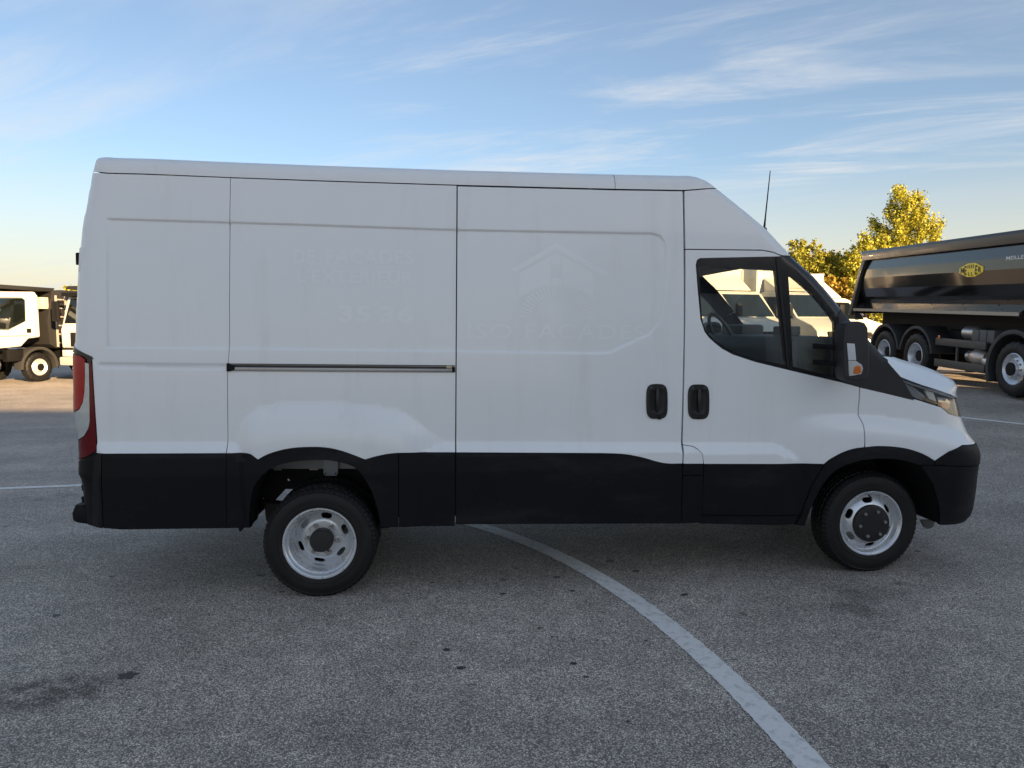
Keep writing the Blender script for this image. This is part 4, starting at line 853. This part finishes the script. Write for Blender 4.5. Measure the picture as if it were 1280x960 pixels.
def cab(root, x0, hw=1.2, paint=TPAINT):
    P = [(x0 - .02, 1.62), (x0 + .42, 1.58), (x0 + .72, 1.30), (x0 + 1.86, 1.24), (x0 + 1.88, 1.9), (x0 + 1.80, 2.12), (x0 + 1.56, 3.0), (x0 + 1.36, 3.22), (x0 + .1, 3.26), (x0 - .02, 3.1)]
    c = MB().prism(P, -hw, hw).build('cab', paint, root, bevel=.07, segs=3)
    for s in (-1, 1):
        y0, y1 = (hw - .01, hw + .008) if s > 0 else (-hw - .008, -hw + .01)
        MB().prism([(x0 + .52, 2.2), (x0 + .50, 2.95), (x0 + .62, 3.04), (x0 + 1.42, 3.02), (x0 + 1.62, 2.35), (x0 + 1.62, 1.9), (x0 + 1.18, 1.88)], y0, y1).build('side_window', GLASS2, c, bevel=.004)
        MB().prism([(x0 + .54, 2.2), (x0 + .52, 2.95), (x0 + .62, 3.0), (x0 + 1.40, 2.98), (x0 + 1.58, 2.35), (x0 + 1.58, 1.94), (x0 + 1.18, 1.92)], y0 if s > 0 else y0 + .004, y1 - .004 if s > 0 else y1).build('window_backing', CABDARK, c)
        MB().box((x0 + .42, s * (hw + .005), 1.86), (.16, .03, .15)).build('door_handle', TDARK, c, bevel=.01)
        MB().box((x0 + 1.75, s * (hw + .003), 2.2), (.012, .012, 1.8)).box((x0 + 1.1, s * (hw + .002), 1.68), (1.3, .01, .02)).build('door_seam', TDARK, c)
        m = MB().box((x0 + 1.86, s * (hw + .2), 2.55), (.14, .26, .72)).build('mirror', TDARK, root, bevel=.04); MB().box((x0 + 1.80, s * (hw + .06), 2.86), (.05, .3, .05)).build('mirror_arm', TDARK, m)
        MB().box((x0 + 1.88, s * .86, 1.06), (.12, .5, .24)).build('headlight', LAMPW, root, bevel=.03)
        MB().box((x0 + .95, s * (hw - .14), 1.0), (.6, .25, .42)).build('step', TDARK, root, bevel=.03)
    a0, a1 = Vector((x0 + 1.80, 0, 2.12)), Vector((x0 + 1.56, 0, 3.0)); n = Vector((.96, 0, .26)); d = n * .008
    MB().add([a0 + d + Vector((0, -1.08, 0)), a0 + d + Vector((0, 1.08, 0)), a1 + d + Vector((0, 1.0, 0)), a1 + d + Vector((0, -1.0, 0))], [(0, 1, 2, 3)]).build('windscreen', GLASS2, c)
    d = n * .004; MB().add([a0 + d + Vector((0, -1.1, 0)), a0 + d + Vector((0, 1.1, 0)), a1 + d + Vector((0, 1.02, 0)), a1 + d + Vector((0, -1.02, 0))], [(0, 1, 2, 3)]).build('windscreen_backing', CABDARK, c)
    MB().box((x0 + 1.62, 0, 3.12), (.5, 2.2, .12), Matrix.Rotation(R_(-8), 3, 'Y')).build('sun_visor', TDARK, root, bevel=.02)
    MB().box((x0 + 1.87, 0, 1.55), (.05, 1.5, .5)).build('grille', TDARK, root, bevel=.02); MB().box((x0 + 1.86, 0, .78), (.26, 2.4, .30)).build('bumper', TGREY, root, bevel=.05); MB().box((x0 + 1.80, 0, 1.08), (.2, 2.3, .32)).build('lower_front', TDARK, root, bevel=.03)
    return c
def mudguard(root, x, y, w, r0, r1, a0, a1, z=.535):
    pl = [(x + r0 * math.cos(t), z + r0 * math.sin(t)) for t in np.linspace(a0, a1, 22)]; pl += [(x + r1 * math.cos(t), z + r1 * math.sin(t)) for t in np.linspace(a1, a0, 22)]
    return MB().prism(pl, y, y + w).build('mudguard', FENDER, root, bevel=.008)

# ---- black tipper on the right: it points towards the photographer, along the line of sight
p = yard(10.68, 16.9); yaw = math.atan2(-FWD.y, -FWD.x)
tip = thing('tipper_lorry', 'black gloss tipper lorry with a yellow badge on its body, right of the white van', 'lorry', (p.x, p.y, gz(p.x, p.y) - .02), (0, .031, yaw))
XR, XF = -2.75, 4.15
prof = [(1.165, 2.90), (1.195, 2.64), (1.20, 2.42), (1.17, 2.14), (1.115, 1.92), (1.01, 1.72)]
half = prof; full = [(-a, b) for a, b in half] + [(a, b) for a, b in half[::-1]]
fin = [(-1.10, 2.90)] + [(-a + .06, b) for a, b in half[1:]] + [(a - .06, b) for a, b in half[::-1][:-1]] + [(1.10, 2.90)]
body = MB()
body.prism(full + fin[::-1], XR, XF, 'x'); body.prism(full, XR, XR + .06, 'x'); body.prism(full, XF - .06, XF, 'x')
body.v = [Vector((v.x - (2.9 - v.z) * .40 if v.x < 0 else v.x, v.y, v.z)) for v in body.v]
B = body.build('tipper_body', TGLOSS, tip, angle=2)
for s in (-1, 1):
    y = lambda a, b: tuple(sorted((s * a, s * b)))
    MB().prism([(s * 1.15, 2.895), (s * 1.275, 2.885), (s * 1.285, 3.07), (s * 1.24, 3.13), (s * 1.14, 3.13)], XR - .03, XF + .1, 'x').build('top_rail', TSATIN, tip, bevel=.008)
    MB().prism([(s * 1.00, 1.76), (s * 1.24, 1.60), (s * 1.24, 1.57), (s * 1.00, 1.68)], XR - .40, XF - .75, 'x').build('lower_flange', mat('flange_gloss', (.022, .023, .026), .2, coat=1.0), tip)
    MB().prism([(s * 1.238, 1.605), (s * 1.255, 1.605), (s * 1.255, 1.535), (s * 1.238, 1.535)], XR - .40, XF - .75, 'x').build('flange_lip', mat('flange_edge', (.30, .29, .27), .4, metal=.5), tip)
    for k in range(5): MB().lathe([(.016, 0), (.016, -.012 * 1), (.0005, -.014)], 8, (XR + .8 + k * 1.15, s * 1.12, 1.735), 'y').build('bolt', TDARK, tip)
    MB().prism([(XR - .66, 1.42), (XR - .50, 1.42), (XR - .05, 2.55), (XR + .16, 2.9), (XR - .02, 2.9), (XR - .24, 2.5)], *y(1.16, 1.27)).build('rear_post', TSATIN, tip, bevel=.01)
    MB().prism([(XF - .06, 1.78), (XF - .74, 1.60), (XF - .9, 1.50), (XF - .4, 1.50), (XF + .05, 1.95), (XF + .05, 2.9), (XF - .06, 2.9)], *y(1.0, 1.2)).build('front_corner', TDARK, tip, bevel=.01)
    for x in (-1.42, 0): mudguard(tip, x, (-1.25 if s < 0 else .65), .60, .63, .70, R_(8), R_(172))
    mudguard(tip, 3.3, (-1.25 if s < 0 else .85), .40, .66, .75, R_(-25), R_(205)); mudguard(tip, 5.2, (-1.25 if s < 0 else .85), .40, .66, .75, R_(0), R_(190))
    for x in (-1.42, 0): truck_wheel(tip, (x, s * 1.24, .535), s, dished=True)
    for x in (3.3, 5.2): truck_wheel(tip, (x, s * 1.22, .535), s, dished=False)
    for zz, hh in ((.92, .16), (.45, .17)): MB().box((1.61, s * 1.19, zz), (1.72, .05, hh)).build('guard_bar', TRIMB, tip, bevel=.012)
    MB().box((1.5, s * 1.17, .68), (.05, .04, .4)).build('guard_post', TRIMB, tip); MB().box((.92, s * 1.235, 1.02), (.07, .02, .07)).build('marker_lamp', AMBER, tip, bevel=.012)
for k in range(3): MB().box((2.02 + k * .24, -1.0, 1.10), (.22, .3, .26)).build('battery_box', mat('box_grey', (.10, .10, .10), .6, var=.15), tip, bevel=.015)
MB().lathe([(.0005, 1.32), (.10, 1.33), (.14, 1.38), (.14, 1.75), (.10, 1.80), (.0005, 1.81)], 24, (0, -.9, 1.14), 'x').build('air_tank', mat('tank_alu', (.5, .5, .5), .35, metal=.8, var=.1), tip)
ex = MB().lathe([(.0005, 1.75), (.10, 1.755), (.115, 1.82), (.17, 1.95), (.18, 2.15), (.12, 2.30), (.0005, 2.31)], 24, (0, -1.02, .66), 'x').build('silencer', mat('silencer_steel', (.55, .48, .42), .38, metal=.6, var=.2), tip)
MB().lathe([(.10, 1.70), (.115, 1.70), (.115, 1.80), (.10, 1.80)], 20, (0, -1.02, .66), 'x').build('tailpipe', STEEL2, ex)
MB().box((2.38, -1.05, .60), (.22, .2, .12)).build('sump', STEEL, tip, bevel=.03)
for s in (-1, 1): MB().box((1.6, s * .42, .95), (9, .09, .28)).build('chassis_rail', TDARK, tip)
MB().box((.6, 0, 1.35), (6.6, 1.3, .36)).build('subframe', TDARK, tip); MB().box((1.2, 0, .9), (2.4, 1.5, .5)).build('gearbox', TDARK, tip); MB().box((-.7, 0, .55), (2.2, .9, .3)).build('axle', TDARK, tip, bevel=.05)
MB().prism([(XR - .66, 1.46), (XR - .60, 1.46), (XR - .03, 2.9), (XR - .09, 2.9)], -1.16, 1.16).build('tailgate', TGLOSS, tip)
cab(tip, 4.75)
# badge: yellow eight-sided plate with black letters; small white lettering further forward
def tip_place(px, py):                            # where the photo's point lies on the flank (local x, z)
    R3 = Matrix.Rotation(yaw, 3, 'Z') @ Matrix.Rotation(.031, 3, 'Y'); o = R3.transposed() @ (CAM - tip.location); d = R3.transposed() @ ray(px, py); t = (-1.21 - o.y) / d.y; q = o + d * t; return q.x, q.z
def flank_y(z): return -float(np.interp(z, [b for a, b in prof[::-1]], [a for a, b in prof[::-1]]))
bx, bz = tip_place(1213.8, 337.6); bw = abs(tip_place(1228.6, 337)[0] - tip_place(1199.3, 337)[0]) / 2; bh = .138
oct_ = [(-1, .38), (-.32, 1), (.32, 1), (1, .38), (1, -.38), (.32, -1), (-.32, -1), (-1, -.38)]
def flat_print(name, V, F, x, z, hx, hz, m, parent, off):
    lo, hi = V.min(0), V.max(0); U = (V - lo) / (hi - lo) * 2 - 1; return raw(name, [(x + u * hx, flank_y(z + v * hz) - off, z + v * hz) for u, v in U], F, m, parent)
bd = MB().add([(bx + u * bw, flank_y(bz + v * bh) - e, bz + v * bh) for e in (0, .015) for u, v in oct_], [tuple(range(8)), tuple(range(15, 7, -1))] + [(i, i + 8, (i + 1) % 8 + 8, (i + 1) % 8) for i in range(8)]).build('badge', mat('badge_yellow', (1.0, .73, .03), .35, var=.05), tip, smooth=False)
BLK = mat('print_black', (.015, .014, .012), .5); PW = mat('print_white', (.72, .73, .74), .5)
for ch, u, w, h0, h1 in (('M', -.74, .15, -.42, .42), ('E', -.47, .10, -.70, .66), ('I', -.26, .035, .26, .82), ('I', -.11, .035, .26, .84), ('I', .04, .035, .26, .84), ('I', .19, .035, .26, .82), ('L', -.14, .075, -.84, -.30), ('L', .12, .075, -.84, -.30), ('E', .44, .10, -.70, .66), ('R', .74, .14, -.42, .42)):
    V_, F_ = text_mesh(ch, .03); flat_print('lettering', V_, F_, bx + u * bw, bz + (h0 + h1) / 2 * bh, w * bw, (h1 - h0) / 2 * bh, BLK, bd, .018)
sx0, sz0 = tip_place(1257, 323.5); sx1, _ = tip_place(1284, 318); V_, F_ = text_mesh('MEILLER', .02)
flat_print('lettering', V_, F_, (sx0 + sx1) / 2, sz0 + .01, abs(sx1 - sx0) / 2, .035, PW, B, .004)

# ---- the two lorries beyond the rear of the van
def small_tipper(name, label, lat, dep, fx, fy, group=None):
    q = yard(lat, dep); f = RIGHT * fx + FWD * fy
    t = thing(name, label, 'lorry', (q.x, q.y, gz(q.x, q.y)), (0, 0, math.atan2(f.y, f.x)), group); cab(t, 0.0)
    MB().prism([(-.35, 1.35), (-.3, 2.2), (-.55, 3.32), (-.9, 3.36), (-6.2, 3.30), (-6.4, 1.9), (-6.2, 1.2), (-.6, 1.2)], -1.24, 1.24).build('tipper_body', BODYG, t, bevel=.03)
    MB().prism([(-.6, 3.28), (-.7, 3.42), (1.55, 3.46), (1.6, 3.34)], -1.2, 1.2).build('cab_guard', BODYG, t, bevel=.015); MB().box((-.28, 0, 2.86), (.3, 2.35, .42)).build('front_panel', mat('body_cream', (.50, .45, .36), .6, var=.1), t, bevel=.02)
    for k in range(4): MB().box((-1.6 - k * 1.2, 0, 2.3), (.12, 2.6, 2.0)).build('body_rib', BODYG, t, bevel=.01)
    for s in (-1, 1):
        ld = MB().box((-.62, s * 1.30, 2.2), (.06, .05, 1.9)).box((-1.02, s * 1.30, 2.2), (.06, .05, 1.9)).build('ladder', mat('ladder_grey', (.32, .31, .29), .6, var=.1), t)
        for k in range(6): MB().box((-.82, s * 1.30, 1.4 + k * .32), (.36, .05, .05)).build('rung', MATS['ladder_grey'], ld)
        truck_wheel(t, (.05, s * 1.18, .535), s, dished=False); mudguard(t, .05, (-1.22 if s < 0 else .85), .37, .64, .74, R_(-5), R_(185))
        for x in (-3.6, -5.0): truck_wheel(t, (x, s * 1.18, .535), s)
        MB().box((-1.5, s * .95, .85), (1.2, .5, .6)).build('fuel_tank', TDARK, t, bevel=.05)
    MB().box((-2.4, 0, 1.0), (7.6, 1.0, .3)).build('chassis', TDARK, t); MB().box((-.3, .2, 1.9), (.3, .5, .35)).build('hydraulic_tank', mat('hydraulic_yellow', (.55, .36, .03), .5, var=.1), t, bevel=.03)
    return t
small_tipper('tipper_lorry', 'white-cab tipper lorry with a ladder on its dark body, leftmost in the yard', -18.3, 26.6, -math.cos(R_(72)), -math.sin(R_(72)))
small_tipper('tipper_lorry', 'white lorry turned nose-on to the yard, half hidden behind the rear of the van', -14.4, 27.2, -math.cos(R_(72)), -math.sin(R_(72)))

# ---- white box vans and light lorries beyond the cab
def light_truck(label, lat, dep, fx, fy, box_h=3.3, box=True):
    q = yard(lat, dep); f = RIGHT * fx + FWD * fy
    t = thing('box_van', label, 'box van', (q.x, q.y, gz(q.x, q.y)), (0, 0, math.atan2(f.y, f.x)), 'white box vans parked beyond the cab')
    P = [(-.95, .5), (-.95, 2.28), (-.8, 2.36), (-.1, 2.34), (.12, 2.24), (.88, 1.42), (1.55, 1.18), (1.78, 1.0), (1.86, .72), (1.82, .4), (1.25, .38), (1.2, .62), (1.02, .82), (.72, .82), (.5, .62), (.42, .4), (-.9, .4)]
    c = MB().prism(P, -.98, .98).build('cab', TPAINT, t, bevel=.05, segs=3)
    for k, (o_, m_) in enumerate(((.006, CABDARK), (.014, GLASS2))):
        a0, a1 = Vector((.86, 0, 1.46)), Vector((.15, 0, 2.22)); d = Vector((.73, 0, .68)) * o_
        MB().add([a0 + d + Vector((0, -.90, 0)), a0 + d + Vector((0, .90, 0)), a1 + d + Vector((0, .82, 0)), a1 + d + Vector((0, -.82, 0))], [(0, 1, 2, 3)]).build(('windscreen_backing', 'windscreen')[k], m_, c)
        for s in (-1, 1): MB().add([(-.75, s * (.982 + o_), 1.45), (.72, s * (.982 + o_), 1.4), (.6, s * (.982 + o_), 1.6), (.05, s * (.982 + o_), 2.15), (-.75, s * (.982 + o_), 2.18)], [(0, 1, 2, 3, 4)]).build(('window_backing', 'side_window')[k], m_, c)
    for s in (-1, 1):
        MB().prism([(1.30, 1.20), (1.72, 1.0), (1.76, .88), (1.5, .92)], s * .6, s * .985).build('headlight', LAMPW, t, bevel=.015); MB().box((.72, s * 1.16, 1.68), (.12, .22, .42)).build('mirror', TDARK, t, bevel=.03)
        truck_wheel(t, (.88, s * .98, .35), s, .35, .2, .2, False); truck_wheel(t, (-2.9, s * 1.0, .35), s, .35, .2, .2, True)
    MB().box((1.84, 0, .86), (.06, 1.1, .22)).build('grille', TDARK, t, bevel=.02); MB().box((1.8, 0, .50), (.16, 1.92, .24)).build('bumper', TDARK, t, bevel=.04); MB().box((-2.6, 0, .62), (4, .8, .18)).build('chassis', TDARK, t)
    if box:
        b = MB().box((-3.15, 0, (box_h + .85) / 2), (4.2, 2.2, box_h - .85)).build('cargo_box', TPAINT, t, bevel=.02)
        MB().box((-1.03, 0, box_h - .03), (.03, 2.22, .07)).box((-1.03, 1.08, 2), (.03, .06, 2.3)).box((-1.03, -1.08, 2), (.03, .06, 2.3)).build('edge_trim', TGREY, b)
        MB().prism([(-.98, 2.36), (-.2, 2.38), (-.98, box_h - .35)], -.8, .8).build('roof_deflector', TPAINT, t, bevel=.03); MB().box((-.5, 0, 2.44), (.3, 1.0, .1)).build('roof_lamp', AMBER, t, bevel=.02)
    return t
light_truck('white box van seen nose-on through the middle of the van cab window', 7.75, 25.0, math.sin(R_(22)), -math.cos(R_(22)), 3.35)
light_truck('white box van at the rear edge of the cab window, seen past the steering wheel', 5.9, 23.2, math.sin(R_(30)), -math.cos(R_(30)), 3.0)
light_truck('white box van seen through the small front quarter window', 10.2, 25.6, math.sin(R_(22)), -math.cos(R_(22)), 3.2)
light_truck('white box van standing broadside between the van and the black tipper', 15.3, 33.5, .97, -.24, 3.45)

# ================================================================== trees in autumn leaf
def leaf_mat(name, cols):
    m = bpy.data.materials.new(name); m.use_nodes = True; nt = m.node_tree; N = nt.nodes; L = nt.links; b = N['Principled BSDF']
    g = N.new('ShaderNodeNewGeometry'); r = N.new('ShaderNodeValToRGB'); r.color_ramp.interpolation = 'LINEAR'
    while len(r.color_ramp.elements) < len(cols): r.color_ramp.elements.new(.5)
    for i, c in enumerate(cols): r.color_ramp.elements[i].position = i / (len(cols) - 1); r.color_ramp.elements[i].color = (*c, 1)
    L.new(g.outputs['Random Per Island'], r.inputs[0]); L.new(r.outputs[0], b.inputs['Base Color']); b.inputs['Roughness'].default_value = .6
    t = N.new('ShaderNodeBsdfTranslucent'); L.new(r.outputs[0], t.inputs[0]); mx = N.new('ShaderNodeMixShader'); mx.inputs[0].default_value = .3
    L.new(b.outputs[0], mx.inputs[1]); L.new(t.outputs[0], mx.inputs[2]); L.new(mx.outputs[0], N['Material Output'].inputs[0]); return m
LEAF_Y = leaf_mat('leaves_yellow', [(.10, .12, .012), (.37, .36, .03), (.52, .48, .045), (.58, .53, .08), (.34, .33, .03), (.16, .19, .02)])
LEAF_O = leaf_mat('leaves_orange', [(.24, .14, .02), (.42, .28, .03), (.48, .35, .04), (.38, .24, .04), (.26, .24, .03)])
LEAF_G = leaf_mat('leaves_green_yellow', [(.06, .09, .012), (.21, .24, .025), (.36, .35, .035), (.50, .43, .045), (.11, .14, .02)])
BARK = mat('bark', (.085, .07, .055), .9, var=.35, vscale=9)
def tree(name, label, lat, dep, h, w, lm, nleaf, seed, upright=.75, group=None, leaf=.15, base=.12):
    r = np.random.default_rng(seed); q = yard(lat, dep); root = thing(name, label, 'tree', (q.x, q.y, gz(q.x, q.y) - .05), (0, 0, r.uniform(0, 6)), group)
    tk = MB(); pts = [Vector((r.normal(0, .02) * h * .3 * t, r.normal(0, .02) * h * .3 * t, h * .93 * t)) for t in np.linspace(0, 1, 9)]
    tk.tube(pts, [max(.012, h * .016 * (1 - t) ** .8 + .008) for t in np.linspace(0, 1, 9)], 8); segs = [(pts[5], pts[8], 1.0)]
    nb = int(26 + h * 2.2)
    for k in range(nb):
        t = base + (.94 - base) * (k + r.uniform(0, 1)) / nb; i = min(7, int(t * 8)); p0 = pts[i].lerp(pts[i + 1], t * 8 - i); a = k * 2.4 + r.uniform(-.4, .4)
        reach = w / 2 * (math.sin(math.pi * min(1, (t * .80 + .16))) ** .75) * r.uniform(.6, 1.2); rise = reach * upright * r.uniform(.9, 2.0) + .10 * h * (1 - t)
        p1 = p0 + Vector((math.cos(a) * reach * .6, math.sin(a) * reach * .6, rise * .40)); p2 = p0 + Vector((math.cos(a) * reach, math.sin(a) * reach, max(.05 * h, min(rise, h * (1.02 - .42 * reach / (w / 2) * r.uniform(.7, 1.1)) - p0.z))))
        tk.tube([p0, p1, p2], [max(.012, h * .0055 * (1 - t) + .008), .010 + h * .001, .004], 5, False); segs.append((p0.lerp(p1, .35), p1, .7)); segs.append((p1, p2, 1.1))
        for j in range(3):
            b0 = p1.lerp(p2, r.uniform(0, .8)); aa = a + r.normal(0, 1.0); l = reach * r.uniform(.25, .5); b1 = b0 + Vector((math.cos(aa) * l * .7, math.sin(aa) * l * .7, l * (.35 + .6 * upright)))
            tk.tube([b0, b1], [.008, .003], 4, False); segs.append((b0, b1, .8))
    tk.build('trunk', BARK, root, angle=60)
    wt = np.array([(b - a).length * k for a, b, k in segs]); wt /= wt.sum(); idx = r.choice(len(segs), nleaf, p=wt); A = np.array([s[0] for s in segs])[idx]; Bq = np.array([s[1] for s in segs])[idx]
    t = r.beta(1.3, 1.0, nleaf)[:, None]; C = A + (Bq - A) * t + r.normal(0, 1, (nleaf, 3)) * np.array([.017, .017, .020]) * h * (.5 + .5 * r.random((nleaf, 1)))
    C[:, 2] = np.maximum(C[:, 2], .25); sz = leaf * r.uniform(.6, 1.35, nleaf)[:, None]
    u = r.normal(0, 1, (nleaf, 3)); u /= np.linalg.norm(u, axis=1)[:, None]; v = np.cross(u, r.normal(0, 1, (nleaf, 3))); v /= np.linalg.norm(v, axis=1)[:, None]
    V = np.stack([C - u * sz * .6, C + v * sz * .42, C + u * sz * .6, C - v * sz * .42], 1).reshape(-1, 3)
    me = bpy.data.meshes.new('crown'); me.from_pydata(V.tolist(), [], (np.arange(nleaf * 4).reshape(-1, 4)).tolist()); me.materials.append(lm); o = link(bpy.data.objects.new('crown', me), root); o['kind'] = 'stuff'
    return root
GT = 'autumn trees beyond the yard'
tree('poplar_tree', 'tallest yellow poplar, its pointed top standing above the black tipper body', 22.55, 42, 9.4, 3.2, LEAF_Y, 23000, 1, 1.2, GT, .112)
tree('poplar_tree', 'small greenish poplar just in front of the van windscreen slope', 16.7, 42, 6.3, 2.8, LEAF_G, 7500, 2, 1.1, GT, .13)
tree('autumn_tree', 'golden orange tree between the small greenish poplar and the tallest one', 18.5, 43.5, 5.8, 3.4, LEAF_O, 8000, 3, .7, GT, .13)
tree('autumn_tree', 'yellow-green bushy tree just left of the tallest poplar', 20.0, 41, 6.4, 3.4, LEAF_Y, 9500, 4, .9, GT, .13)
tree('autumn_tree', 'low yellow tree at the foot of the tallest poplar, over the tipper rim', 21.8, 39.5, 4.4, 4.4, LEAF_Y, 8000, 5, .6, GT, .15)
tree('autumn_tree', 'low yellow tree beside the rear post of the black tipper', 19.6, 39, 3.9, 3.6, LEAF_Y, 7000, 6, .6, GT, .15)
tree('autumn_tree', 'leafy yellow-green tree filling the gap left of the black tipper rear post', 19.2, 42.5, 5.6, 3.6, LEAF_G, 9000, 11, .9, GT, .13)
tree('autumn_tree', 'low tree in russet leaf behind the van windscreen pillar', 17.4, 40, 3.9, 3.6, LEAF_O, 6000, 7, .6, GT, .15)
tree('autumn_tree', 'small yellow tree top showing above the left lorry cab', -34.6, 51, 4.8, 2.0, LEAF_Y, 3000, 8, .6, GT, .2)
tree('autumn_tree', 'small yellow tree top beside the rear corner of the van roof', -31.0, 51, 5.1, 1.5, LEAF_Y, 2500, 9, .8, GT, .2)
